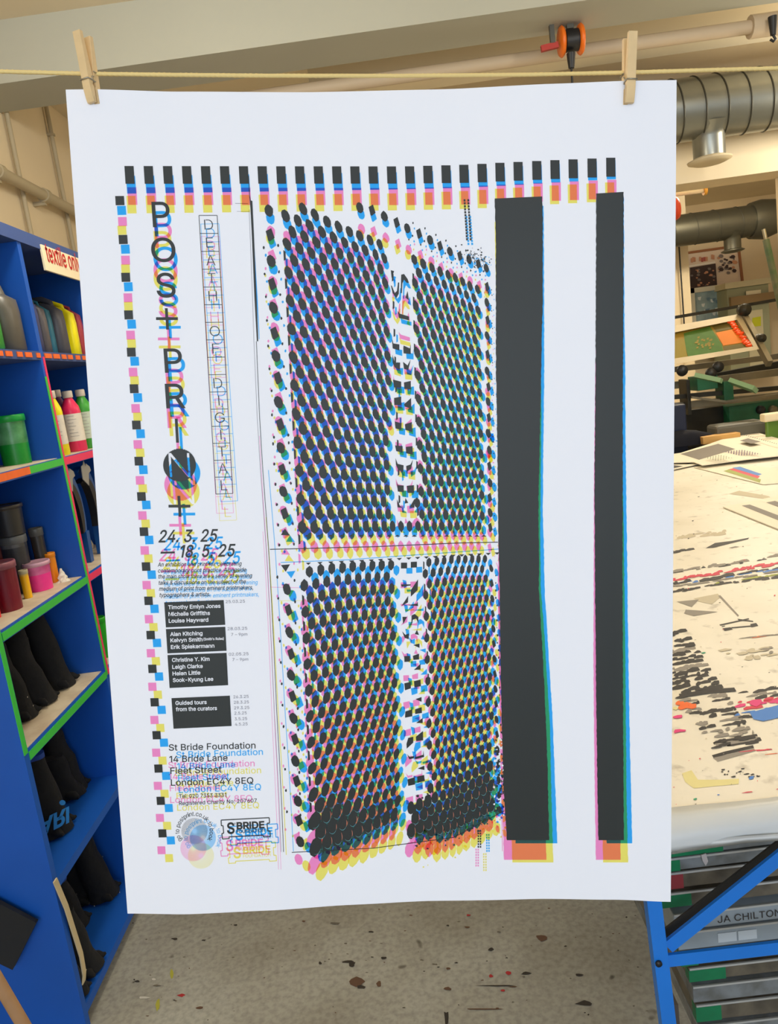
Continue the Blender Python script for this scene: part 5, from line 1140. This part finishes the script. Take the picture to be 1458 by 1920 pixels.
# wide and narrow bars
def barshape(c, lefts, rights, y0, y1, y0r=None, jit=.5, part='black_bars'):
    n = int((y1-y0)/5); L_ = []; R2 = []
    for i in range(n+1):
        y = y0+(y1-y0)*i/n
        L_.append((interp(*zip(*[(b, a) for a, b in lefts]), y) + (random.uniform(-jit, jit) if 0 < i < n else 0), y))
        yr = (y0r if y0r is not None else y0); y2 = yr+(y1-yr)*i/n
        R2.append((interp(*zip(*[(b, a) for a, b in rights]), y2) + (random.uniform(-jit, jit) if 0 < i < n else 0), y2))
    pts = []; fs_ = []; mcols = 4
    for i in range(n+1):
        for j in range(mcols+1): t = j/mcols; pts.append((L_[i][0]*(1-t)+R2[i][0]*t, L_[i][1]*(1-t)+R2[i][1]*t))
    for i in range(n):
        for j in range(mcols): a = i*(mcols+1)+j; fs_.append([a, a+1, a+mcols+2, a+mcols+1])
    mb = PARTS.setdefault(part, MB()); mb.add([surf(x, y, LIFT[c]) for x, y in pts], fs_, ORD.index(c))
WK_L = [(927, 371), (928, 410), (929, 450), (929.5, 700), (932, 850), (934, 1020), (936, 1100), (938, 1250), (940, 1350), (943.5, 1480), (950, 1575)]
WK_R = [(1016, 368), (1017, 400), (1017, 560), (1015, 646), (1014, 700), (1012.7, 766), (1010.5, 875), (1009, 930), (1009, 1006), (1010.5, 1050), (1009.4, 1104), (1012.7, 1158), (1016, 1213), (1019, 1268), (1021.4, 1322), (1025.8, 1432), (1029, 1575)]
barshape('K', WK_L, WK_R, 372.5, 1575, 368.5, part='wide_bar')
barshape('C', [(930, 385), (935, 900), (966, 1580)], [(1018.5, 385), (1019.5, 560), (1020, 700), (1019.2, 766), (1018, 842), (1017.5, 930), (1017, 962), (1019, 1017), (1020.8, 1110), (1025.8, 1191), (1029, 1246), (1035.6, 1344), (1040, 1465), (1044.5, 1581)], 386, 1581, part='wide_bar')
barshape('M', [(932, 420), (934, 1010), (933.5, 1100), (937, 1350), (940, 1480), (944.5, 1612)], [(1010, 420), (1005, 1000), (1024, 1611)], 412, 1612, part='wide_bar')
barshape('Y', [(927, 420), (930, 600), (940, 1000), (960, 1617)], [(1015, 420), (1013, 646), (1014.5, 770), (1012.5, 1000), (1013.5, 1104), (1021, 1200), (1025, 1268), (1031, 1366), (1033, 1480), (1037, 1616)], 416, 1617, part='wide_bar')
barshape('K', [(1117, 362), (1117, 450), (1115.8, 700), (1114, 900), (1115, 1100), (1117, 1300), (1119.5, 1480), (1121.5, 1575)], [(1168.5, 360), (1168, 600), (1167, 756), (1166.6, 1100), (1167.5, 1350), (1169, 1575)], 363, 1575, 360, part='narrow_bar')
barshape('C', [(1121, 385), (1125, 900), (1137, 1581)], [(1169, 385), (1169.5, 500), (1170.2, 600), (1171.5, 700), (1172.5, 850), (1174.5, 1000), (1177, 1200), (1179.5, 1350), (1184.5, 1581)], 370, 1581, part='narrow_bar')
barshape('M', [(1120, 405), (1115.5, 700), (1113, 900), (1112.5, 1100), (1112, 1250), (1113, 1350), (1114.5, 1480), (1116.5, 1612)], [(1160, 405), (1155, 900), (1163, 1611)], 402, 1612, part='narrow_bar')
barshape('Y', [(1118, 410), (1122, 900), (1130, 1617)], [(1160, 410), (1167, 900), (1169, 1000), (1172, 1250), (1174, 1480), (1177, 1616)], 407, 1617, part='narrow_bar')

# dot picture ------------------------------------------------------------------------
DP = 'dot_picture'
OCT = [(0, -1), (.66, -.76), (1, -.28), (1, .30), (.64, .78), (0, 1), (-.66, .76), (-1, .28), (-1, -.30), (-.64, -.78)]
HEX = [(0, -1), (.85, -.55), (1, .0), (.85, .55), (0, 1), (-.85, .55), (-1, 0), (-.85, -.55)]
def dot(x, y, rx, ry, slope, lean, shape, inks='YMCK', part=DP):
    slope *= .65
    j = lambda: random.uniform(-.07, .07)
    ink(part, [(x+(a+j())*rx+b*ry*lean, y+(b+j())*ry+a*rx*slope) for a, b in shape], None, inks)
def field(I0, X0, Y0, j0, X1, Y1, j1, irange, jrange, keep, size=None, sx=.345, sy=.24):
    for jj in jrange:
        for ii in irange:
            i = ii/2; j = jj/2
            if (ii+jj) % 2: continue
            def pos(i, j):
                t = (j-j0)/(j1-j0); return (interp(I0, X0, i)*(1-t)+interp(I0, X1, i)*t, interp(I0, Y0, i)*(1-t)+interp(I0, Y1, i)*t)
            x, y = pos(i, j)
            if not keep(x, y, i, j): continue
            xr, yr = pos(i+1, j); xd, yd = pos(i, j+1); rx = (xr-x)*sx; ry = (yd-y)*sy; sl = (yr-y)/(xr-x); g = size(x, y) if size else 1
            yield x, y, rx*g, ry*g, sl, (xd-x)/(yd-y)
I0 = [0, 1, 2, 3, 4, 5, 6, 7, 8, 13, 14, 15, 16, 17, 18, 19, 20]
UX0 = [540.8, 563.8, 585.9, 608.2, 629.4, 649.8, 669, 687.7, 706.9, 787.6, 804.2, 819.6, 834.7, 848.8, 862.5, 876.2, 889.9]
UY0 = [511, 518.3, 525.6, 535.6, 544.3, 551.2, 558, 563.7, 570.2, 598.4, 604.9, 610, 615.7, 620, 624.4, 631.6, 636.6]
UX1 = [566.2, 589, 610.6, 631, 649.4, 667.5, 685.6, 703, 720, 799, 814, 828, 843.5, 856.7, 871.5, 884.7, 897.8]
UY1 = [989, 989, 988.5, 988, 988, 987.5, 987, 987, 987, 986.5, 986.5, 986, 986, 986, 986, 986, 986]
bx1, by1 = [530, 600, 650, 700, 750, 800, 870, 900], [385, 388, 413, 438, 460, 483, 514, 527]
def keepU(x, y, i, j):
    if y < interp(bx1, by1, x) or y > 995: return False
    xl = 727+.01*(y-500); xr = 776+.012*(y-500)
    if xl < x < xr and not (j > 9 or y > 975): return False
    return x < 904+.01*(y-600) and i >= -.01
for x, y, rx, ry, sl, le in field(I0, UX0, UY0, 0, UX1, UY1, 9, range(0, 42), range(-12, 19), keepU, sx=.335, sy=.23):
    hexy = y > 860 or x > 775
    dot(x, y, rx*1.02, ry*(1.05 if hexy else 1.0), sl, le*.9+(.10 if y < 800 else .03), HEX if hexy and random.random() < .8 else OCT)
LI = [-.5, .5, 1.5, 2.5, 3.5, 4.5, 5.5, 6.5, 7.5]
LX0 = [569, 591, 611.6, 632, 651.5, 670.5, 689, 706.5, 724]; LY0 = [1073.5, 1070, 1067, 1065, 1063, 1061.5, 1061, 1060, 1059.5]
LX1 = [582.9, 605.1, 625, 644.4, 663.9, 682.6, 700, 717, 733]; LY1 = [1391.7, 1383.8, 1378, 1373, 1367.9, 1362.9, 1358, 1353.5, 1349]
bb = lambda x: interp([560, 640, 758, 838, 943], [1590, 1586, 1580, 1562, 1508], x)
def web(x, y, rx, ry):
    for c_, a0_, a1_, w_ in (('T', .5, 2.3, .9), ('O', -.5, .45, .8)) if random.random() < .8 else (('T', .2, 1.9, .8),):
        a0_ += random.uniform(-.2, .2); n = 6; out = []; inn = []
        for q in range(n+1):
            a = a0_+(a1_-a0_)*q/n; th = w_*math.sin(math.pi*(q+.4)/(n+.8))
            out.append((x+(rx+th/2)*math.cos(a), y+(ry+th/2)*math.sin(a))); inn.append((x+(rx-th/2)*math.cos(a), y+(ry-th/2)*math.sin(a)))
        ink(DP, out+inn[::-1], None, c_)
def growth(x, y):
    lim = interp([560, 760, 900, 940], [1455, 1490, 1400, 1360], x); return 1+max(0, min(.55, (y-lim)/150))
def keepL(x, y, i, j):
    return i > -.6 and x < 741+.06*(y-1100) and 1060 < y < bb(x)+2 or (i > -.6 and y < 1075 and x < 741 and y > 1040)
for x, y, rx, ry, sl, le in field(LI, LX0, LY0, 0, LX1, LY1, 6.5, range(-1, 17), range(0, 22), keepL, growth, sx=.335, sy=.245):
    dot(x, y, rx, ry, sl, le-.05-(.12 if y > 1300 else 0), HEX if y < 1300 else OCT)
    if growth(x, y) > 1.22: web(x, y, rx/growth(x, y)*1.28, ry/growth(x, y)*1.18)
RI = [0, 1, 2, 3, 4, 5, 6, 7]
RX0 = [803.8, 818.5, 832.2, 845.9, 859.3, 871.8, 884.7, 896.7]; RY0 = [1054.6, 1052.8, 1051, 1048.8, 1048.8, 1048.5, 1048, 1048]
RX1 = [809.8, 824.9, 838.6, 851.3, 865, 879, 892, 905]; RY1 = [1295, 1292, 1289.4, 1285.8, 1282, 1279, 1275.5, 1272]
def keepR(x, y, i, j): return 1040 < y < bb(x)+2 and i > -.6 and x < 914+.03*(y-1100)
for x, y, rx, ry, sl, le in field(RI, RX0, RY0, 0, RX1, RY1, 6, range(-1, 18), range(0, 28), keepR, growth, sx=.33, sy=.235):
    dot(x, y, rx, ry, sl, le-.06, HEX)
    if growth(x, y) > 1.22: web(x, y, rx/growth(x, y)*1.28, ry/growth(x, y)*1.18)
# below the band the two halves meet
for x, y, rx, ry, sl, le in field(LI+[8.5, 9.5, 10.5, 11.5], LX0+[741, 757, 773, 789], LY0+[1059]*4, 0, LX1+[749, 765, 781, 797], LY1+[1345, 1341, 1337, 1333], 6.5, range(15, 24), range(14, 24), lambda x, y, i, j: 742+.06*(y-1100) < x < 822 and 1500 < y < bb(x), growth):
    dot(x, y, rx, ry, sl, le, OCT)
    if growth(x, y) > 1.22: web(x, y, rx/growth(x, y)*1.28, ry/growth(x, y)*1.18)
# tips under each panel's last row and over the next one's first
for i in range(21):
    x = interp(I0, UX1, i)+9; ink(DP, [(x-5, 1006), (x, 1002.5), (x+5, 1006)], None, 'K')
    x = interp(LI+[9, 18], LX0+[752, 904], i*.98-.5)+9; y = interp([560, 740, 930], [1056, 1047, 1036], x); ink(DP, [(x-5, y), (x+5, y-.6), (x, y+4)], None, 'K')
# slivers at the left edge of each field
for k in range(11): y = 479+k*53.2; x = 533+.052*(y-479); ink(DP, [(x-2, y-10), (x+2.2, y-7), (x+2.6, y+8), (x-1, y+10)])
for k in range(9): y = 1125+k*48.5; x = 567+.036*(y-1100); ink(DP, [(x-2, y-10), (x+2, y-7), (x+2.6, y+8), (x-1, y+10)])
for k in range(11): y = 520+k*44; x = 777+.02*(y-520)-3; ink(DP, [(x-1, y-8), (x+1.8, y-6), (x+1.8, y+6), (x-1, y+8)], None, 'CK')
for k in range(11): y = 1060+k*42; x = 795+.04*(y-1060)-1; ink(DP, [(x-1, y-8), (x+1.3, y-6), (x+1.3, y+6), (x-1, y+8)], None, 'CK')
for k in range(9): y = 520+k*52; x = 736+.03*(y-520); ink(DP, [(x-1.5, y-8), (x+1.5, y-6), (x+1.5, y+6), (x-1.5, y+8)], None, 'CK')
for k in range(9): y = 1085+k*46; x = 748+.045*(y-1085); ink(DP, [(x-4, y-8), (x+3, y-6), (x+4, y+5), (x-1, y+8)], None, 'C')
# big round and square studs around the panels
def stud(x, y, w_, h_, sq_, tilt=.28):
    if sq_: ink('border_studs', [(x-w_*1.0, y-h_*.55), (x+w_*.25, y-h_), (x+w_, y+h_*.45), (x-w_*.15, y+h_), (x-w_*.45, y+h_*.8)])
    else: dot(x, y, w_*.95, h_*.95, 0, .15, OCT, part='border_studs')
def Z(ox, oy, s_, L_): return [(ox+a*s_, oy+b*s_) for a, b in L_]
lefts = Z(480, 340, .3292, [(72, 168), (80, 305), (85, 455), (92, 585), (98, 720), (105, 865), (112, 995), (125, 1120), (127, 1258), (138, 1385)])
for i, (x, y) in enumerate(lefts): stud(x, y, 8.4, 12.5, i % 2 == 1)
for i, (x, y) in enumerate(Z(480, 780, .3292, [(140, 182), (150, 305), (155, 430), (163, 555)])): stud(x, y, 7.8, 11.5, i % 2 == 1)
for i, (x, y) in enumerate(Z(480, 780, .3292, [(175, 985), (185, 1105), (190, 1232), (200, 1355)])): stud(x, y, 7.5, 11.5, i % 2 == 1)
for i, (x, y) in enumerate(Z(480, 1200, .3978, [(165, 165), (172, 265), (176, 368), (184, 468), (185, 570), (192, 665), (197, 760), (202, 850), (208, 950)])): stud(x, y, 7.8, 11.5, i % 2 == 1)
ink('border_studs', [(526.5, 1003), (534, 991), (543.5, 1004)]); ink('border_studs', [(526.5, 1059.5), (543.5, 1058), (535.5, 1072)])
tops = Z(480, 340, .3292, [(590, 150), (660, 165), (730, 200), (800, 235), (860, 268), (928, 298), (990, 335), (1047, 368), (1103, 400), (1160, 425), (1212, 445), (1265, 470), (1310, 495)])
for i, (x, y) in enumerate(tops): stud(x, y, interp([570, 910], [7.6, 4.8], x), interp([570, 910], [11.5, 9.5], x), i % 2 == 1)
rgts = Z(480, 340, .3292, [(1315, 600), (1313, 690), (1318, 790), (1315, 880), (1318, 985), (1315, 1080), (1323, 1170), (1320, 1255), (1325, 1345), (1320, 1435)])+Z(480, 780, .3292, [(1325, 100), (1328, 195), (1328, 285), (1331, 380), (1330, 465), (1332, 550), (1333, 635)])
for i, (x, y) in enumerate(rgts): stud(x, y, 4.4, 9.2, i % 2 == 0)
for k in range(17): stud(920.5+.035*(k*28.5), 1065.5+k*28.3, 3.7, 7.8, k % 2 == 1)
def speck(x, y, s_, inks='YMCK'): ink('border_studs', [(x+s_*random.uniform(.7, 1.1)*math.cos(a)*.8, y+s_*random.uniform(.7, 1.1)*math.sin(a)*1.3) for a in [j*1.047 for j in range(6)]], None, inks)
for i, (x, y) in enumerate(lefts[1:]): speck(x-12, y+24, 2.6); speck(x+15, y+20, 2.6, 'CK')
for k in range(6): speck(512+k*2.3, 832+k*38, 2.8); speck(541+k*2, 830+k*38, 2.6)
for k in range(12): speck(520+k*1.6, 1082+k*40, 2.6); speck(552+k*1.0, 1088+k*40, 2.6)
for i, (x, y) in enumerate(tops[4:-1]): speck(x+11, y-10, 1.9); speck(x+10, y+14, 1.8); speck(x+3, y+21, 1.8, 'CK')
for i, (x, y) in enumerate(rgts): speck(x+8, y+6, 1.2, 'CK'); speck(x+9, y+16, 1.2)
for k in range(34): speck(928+.035*k*14+random.uniform(-1, 1), 1065+k*14, random.uniform(1, 2.2), random.choice(['CK', 'C', 'YK', 'YMCK']))
# dashed double column above, and its ghosts below
for k in range(14):
    for dx in (0, 7): ink('border_studs', [(868.5+dx+k*.35, 374+k*5.6), (872+dx+k*.35, 373.5+k*5.6), (872.4+dx+k*.35, 377.5+k*5.6), (869+dx+k*.35, 378.2+k*5.6)], None, 'CK' if k > 3 else 'K', (0, 0))
for k in range(7):
    for dx in (0, 4): ink('border_studs', [(895+dx, 1556+k*5), (897.6+dx, 1555.6+k*5), (897.8+dx, 1559+k*5), (895.3+dx, 1559.4+k*5)], None, 'YMCK')
# glyph band
def zu(L_): return [(700+a*.2656, 470+b*.2656) for a, b in L_]
def zl(L_): return [(700+a*.2708, 1040+b*.2708) for a, b in L_]
UB = [[(122, 245), (135, 300), (160, 335), (178, 305), (181, 225), (173, 225), (165, 285), (150, 300), (130, 250)], [(192, 300), (195, 170), (215, 165), (240, 200), (250, 228), (235, 228), (215, 205), (203, 232), (200, 300)], [(240, 285), (250, 350), (225, 332)],
      [(122, 138), (145, 145), (128, 195)], [(170, 425), (185, 445), (250, 465), (250, 492), (180, 475)], [(130, 620), (140, 655), (182, 662), (182, 705), (135, 690)], [(210, 690), (212, 670), (256, 690), (262, 660), (262, 730), (212, 725)],
      [(133, 735), (150, 790), (188, 790), (185, 840), (150, 825), (135, 790)], [(208, 785), (240, 810), (262, 768), (245, 842), (215, 835)], [(137, 910), (195, 925), (195, 970), (145, 965)], [(215, 930), (262, 920), (264, 980), (217, 975)],
      [(145, 1040), (195, 1030), (195, 1090), (147, 1090)], [(215, 1085), (265, 1040), (265, 1115), (220, 1100)], [(150, 1205), (198, 1220), (195, 1265), (155, 1255)], [(222, 1225), (270, 1210), (272, 1280), (225, 1265)],
      [(152, 1375), (205, 1380), (205, 1425), (160, 1415)], [(228, 1385), (275, 1380), (277, 1440), (230, 1430)], [(155, 1465), (170, 1505), (212, 1515), (210, 1560), (175, 1550), (158, 1510)], [(230, 1520), (260, 1510), (278, 1475), (265, 1540), (235, 1560)],
      [(163, 1630), (172, 1655), (213, 1658), (213, 1705), (172, 1700)], [(235, 1660), (285, 1655), (285, 1710), (240, 1710)], [(165, 1755), (185, 1800), (205, 1815), (170, 1812)], [(225, 1745), (245, 1780), (220, 1785)], [(255, 1810), (290, 1750), (288, 1815)]]
for s_ in UB: ink('glyph_band', zu(s_))
LB = [[(190, 55), (232, 55), (232, 95), (190, 95)], [(258, 50), (300, 48), (300, 88), (258, 90)], [(190, 205), (258, 205), (256, 213), (195, 222)], [(258, 245), (308, 170), (305, 245), (258, 290)], [(193, 355), (240, 285), (238, 330)], [(235, 350), (300, 338), (305, 325), (308, 355)],
      [(200, 430), (232, 430), (205, 480)], [(263, 420), (285, 410), (310, 430), (310, 475), (295, 442), (272, 450), (262, 490)], [(198, 530), (220, 555), (245, 545), (243, 585), (215, 575)], [(300, 520), (315, 555), (285, 550)], [(275, 625), (318, 615), (318, 645)],
      [(212, 702), (252, 700), (252, 740), (214, 742)], [(272, 700), (315, 685), (315, 725), (276, 728)], [(280, 797), (325, 755), (325, 795)], [(213, 890), (258, 880), (258, 925), (218, 938)], [(280, 875), (325, 865), (328, 910), (283, 918)], [(290, 1000), (332, 985), (332, 1018)],
      [(220, 1085), (268, 1070), (268, 1118), (218, 1128)], [(288, 1070), (333, 1055), (335, 1095), (288, 1103)], [(295, 1165), (340, 1130), (340, 1165)], [(228, 1310), (240, 1268), (275, 1260), (275, 1300), (230, 1342)], [(293, 1260), (342, 1220), (343, 1285), (295, 1290)],
      [(232, 1380), (250, 1400), (280, 1393), (280, 1408), (248, 1416)], [(285, 1402), (343, 1385), (345, 1355), (350, 1400), (290, 1415)], [(305, 1480), (352, 1460), (352, 1490)], [(235, 1555), (285, 1540), (287, 1590), (240, 1600)], [(302, 1535), (350, 1525), (355, 1565), (303, 1580)],
      [(245, 1745), (295, 1725), (295, 1775), (250, 1790)], [(310, 1720), (355, 1700), (358, 1740), (312, 1765)]]
for s_ in LB: ink('glyph_band', zl(s_))
# cloudy join between the two lower panels
for _ in range(230):
    x = random.uniform(770, 945); y = random.uniform(1440, 1590)
    if y > bb(x)+14 or y < 1440+(945-x)*.25: continue
    r = random.uniform(1, 3.4); ink(DP, [(x+r*random.uniform(.5, 1.4)*math.cos(a), y+r*random.uniform(.4, 1.2)*math.sin(a)) for a in [j*1.047 for j in range(6)]], None, random.choice(['C', 'K', 'K', 'CK', 'C', 'Y']))
for _ in range(150):
    x = random.uniform(925, 944)+.0; y = random.uniform(1380, 1530); r = random.uniform(.6, 2.4); ink(DP, [(x+r*random.uniform(.5, 1.4)*math.cos(a), y+1.5*r*random.uniform(.4, 1.2)*math.sin(a)) for a in [j*1.047 for j in range(6)]], None, random.choice(['C', 'K', 'K', 'W', 'Y', 'M']))
for _ in range(110):
    x = random.gauss(893, 14); y = 476+(x-870)*.35+random.gauss(0, 9)
    if x > 924 or x < 862: continue
    r = random.uniform(.5, 2); ink(DP, [(x+r*random.uniform(.3, 1.4)*math.cos(a), y+r*random.uniform(.4, 1.2)*math.sin(a)) for a in [j*1.256 for j in range(5)]], None, random.choice(['C', 'K', 'CK', 'G']))
# frame lines
KL = [(471, 393), (476, 520), (480, 640), (486, 780), (492, 880), (498, 960), (503, 1030), (508, 1120), (513, 1220), (518, 1330), (523, 1420), (527, 1500), (531, 1597)]
line('frame_lines', [(x-4, y) for x, y in KL], .7, 'G'); line('frame_lines', [(x+.5, y) for x, y in KL[2:]], 1.0, 'K'); line('frame_lines', [(x-1.5, y) for x, y in KL[3:]], .8, 'M'); line('frame_lines', [(x+3, y-12) for x, y in KL[4:]], 1.1, 'C'); line('frame_lines', [(x-6, y-40) for x, y in KL[5:]], 1.6, 'Y')
line('frame_lines', [(x-6, y) for x, y in KL[5:]], .8, 'MG'[0])
ink('frame_lines', [(466, 352), (470, 376), (473, 377), (476, 440), (481, 560), (484, 640), (481.5, 640), (477, 560), (472, 440), (469.5, 392)], None, 'K')
ink('frame_lines', [(468, 377), (471, 402), (478, 542), (481, 622), (480, 622), (476, 542), (470, 422)], None, 'C')
line('frame_lines', [(466, 330), (468, 372)], 1, 'K')
line('frame_lines', [(441, 381.5), (465, 382)], .8, 'G'); line('frame_lines', [(444, 396.5), (467, 397)], .6, 'G')
line('frame_lines', [(506, 1030), (700, 1025), (860, 1018), (933, 1016.5)], 1.5, 'K'); line('frame_lines', [(516, 1042), (640, 1038.5), (800, 1029), (935, 1021)], 1.3, 'C'); line('frame_lines', [(508, 1065), (575, 1066)], .9, 'M'); line('frame_lines', [(515, 1078), (565, 1078)], .9, 'Y')
line('frame_lines', [(931, 1017), (934.5, 1025), (936, 1100), (939, 1250), (941, 1350), (945, 1520), (946, 1560)], 1.3, 'M'); line('frame_lines', [(936, 1280), (939, 1380), (943, 1500), (945, 1535)], .9, 'C')
line('frame_lines', [(547, 1598), (700, 1590), (850, 1570), (945, 1520)], 1.2, 'K')
# pale fringes hanging under the picture
fr1 = lambda x: bb(x)
for pn in list(PARTS):
    PARTS[pn].build(pn, [IN[c_] for c_ in ORD], poster)

# =================================================================== CORD AND PEGS
yc_ = [( -420, 112), (-120, 129), (0, 134), (168, 138.5), (330, 140.5), (500, 142), (740, 142.3), (1000, 140), (1178, 136), (1330, 131.5), (1458, 128), (1600, 122), (1900, 108)]
def on_line(x, y, lift): 
    d = ray(x, y); t = (PO+PN*lift-CAM).dot(PN)/d.dot(PN); return CAM+d*t
CP = [on_line(x, y, -.003 if abs(x-670) > 600 else -.0035) for x, y in yc_]
m = MB(); fine = []
for i in range(len(CP)-1):
    for k in range(10): fine.append(CP[i].lerp(CP[i+1], k/10))
fine.append(CP[-1]); m.tube(fine, .0018, 10)
for ph in (0, math.pi):
    pts = []
    for i in range(len(fine)*6-6):
        p = fine[i//6].lerp(fine[i//6+1], (i % 6)/6); s_ = (p-fine[0]).length; a = s_*600+ph; pts.append(p+Vector((0, math.cos(a), math.sin(a)))*.0008)
    m.tube(pts, .0013, 5)
tag(m.build('stretched_twine', mat('yellow_twine', (232, 206, 138), .8)), 'yellow twine stretched across the top, holding the poster by two pegs', 'cord')
m_wood = mat('pine_wood', (226, 196, 146), .6, vary=.1, scale=60); m_spr = mat('spring_steel', (170, 164, 150), .35, metal=.8)
def peg(top, bot, wpx, label, yaw):
    k = (CAM-PO).length and (on_line(*top, 0)-CAM).dot(fwd)/F_PX
    A_ = on_line(*top, .001); B_ = on_line(*bot, .001); ax = (A_-B_).normalized(); L_ = (A_-B_).length; side = ax.cross(PN).normalized(); side = (-side if side.dot(IX) < 0 else side)
    n_ = PN*math.cos(yaw)+side*math.sin(yaw); sd = side*math.cos(yaw)-PN*math.sin(yaw); w_ = wpx*k
    o = thing('clothes_peg', B_, label, 'peg', 'wooden pegs holding the poster')
    for s_, nm in ((1, 'front_half'), (-1, 'back_half')):
        sec = []
        for t, gap, th in ((0, .0012, .0035), (.06, .0010, .005), (.22, .0010, .0068), (.26, .0024, .0054), (.30, .0012, .0068), (.36, .0004, .0076), (.6, .0022, .0062), (1, .0050, .0045)):
            sec.append([B_+ax*(L_*t)+sd*(w_/2*i)+n_*s_*(gap+j*th) for i, j in ((-1, 0), (1, 0), (1, 1), (-1, 1))])
        m = MB(); m.loft(sec, smooth=False); m.build(nm, m_wood, o, bevel=.0005)
    m = MB()
    c = B_+ax*(L_*.345); pts = []
    for i in range(40): a = i*.9; pts.append(c+sd*(w_*.62*(i/20-1))+(ax*math.cos(a)+n_*math.sin(a))*.0028)
    m.tube(pts, .0006, 5)
    f_ = B_+ax*(L_*.315)
    m.tube([f_+sd*(-w_*.56)+n_*.001, f_+sd*(-w_*.56)+n_*.0092, f_+sd*(w_*.56)+n_*.0092, f_+sd*(w_*.56)+n_*.001], .0007, 6)
    m.tube([f_+ax*.009+sd*(-w_*.56)-n_*.001, f_+ax*.009+sd*(-w_*.56)-n_*.0100, f_+ax*.009+sd*(w_*.56)-n_*.0100, f_+ax*.009+sd*(w_*.56)-n_*.001], .0007, 6)
    m.build('spring', m_spr, o)
peg((155, 65), (176.5, 194.5), 16.5, 'wooden clothes peg at the upper left corner of the poster', -.35)
peg((1180.5, 67), (1177, 195.5), 17, 'wooden clothes peg at the upper right corner of the poster', .04)
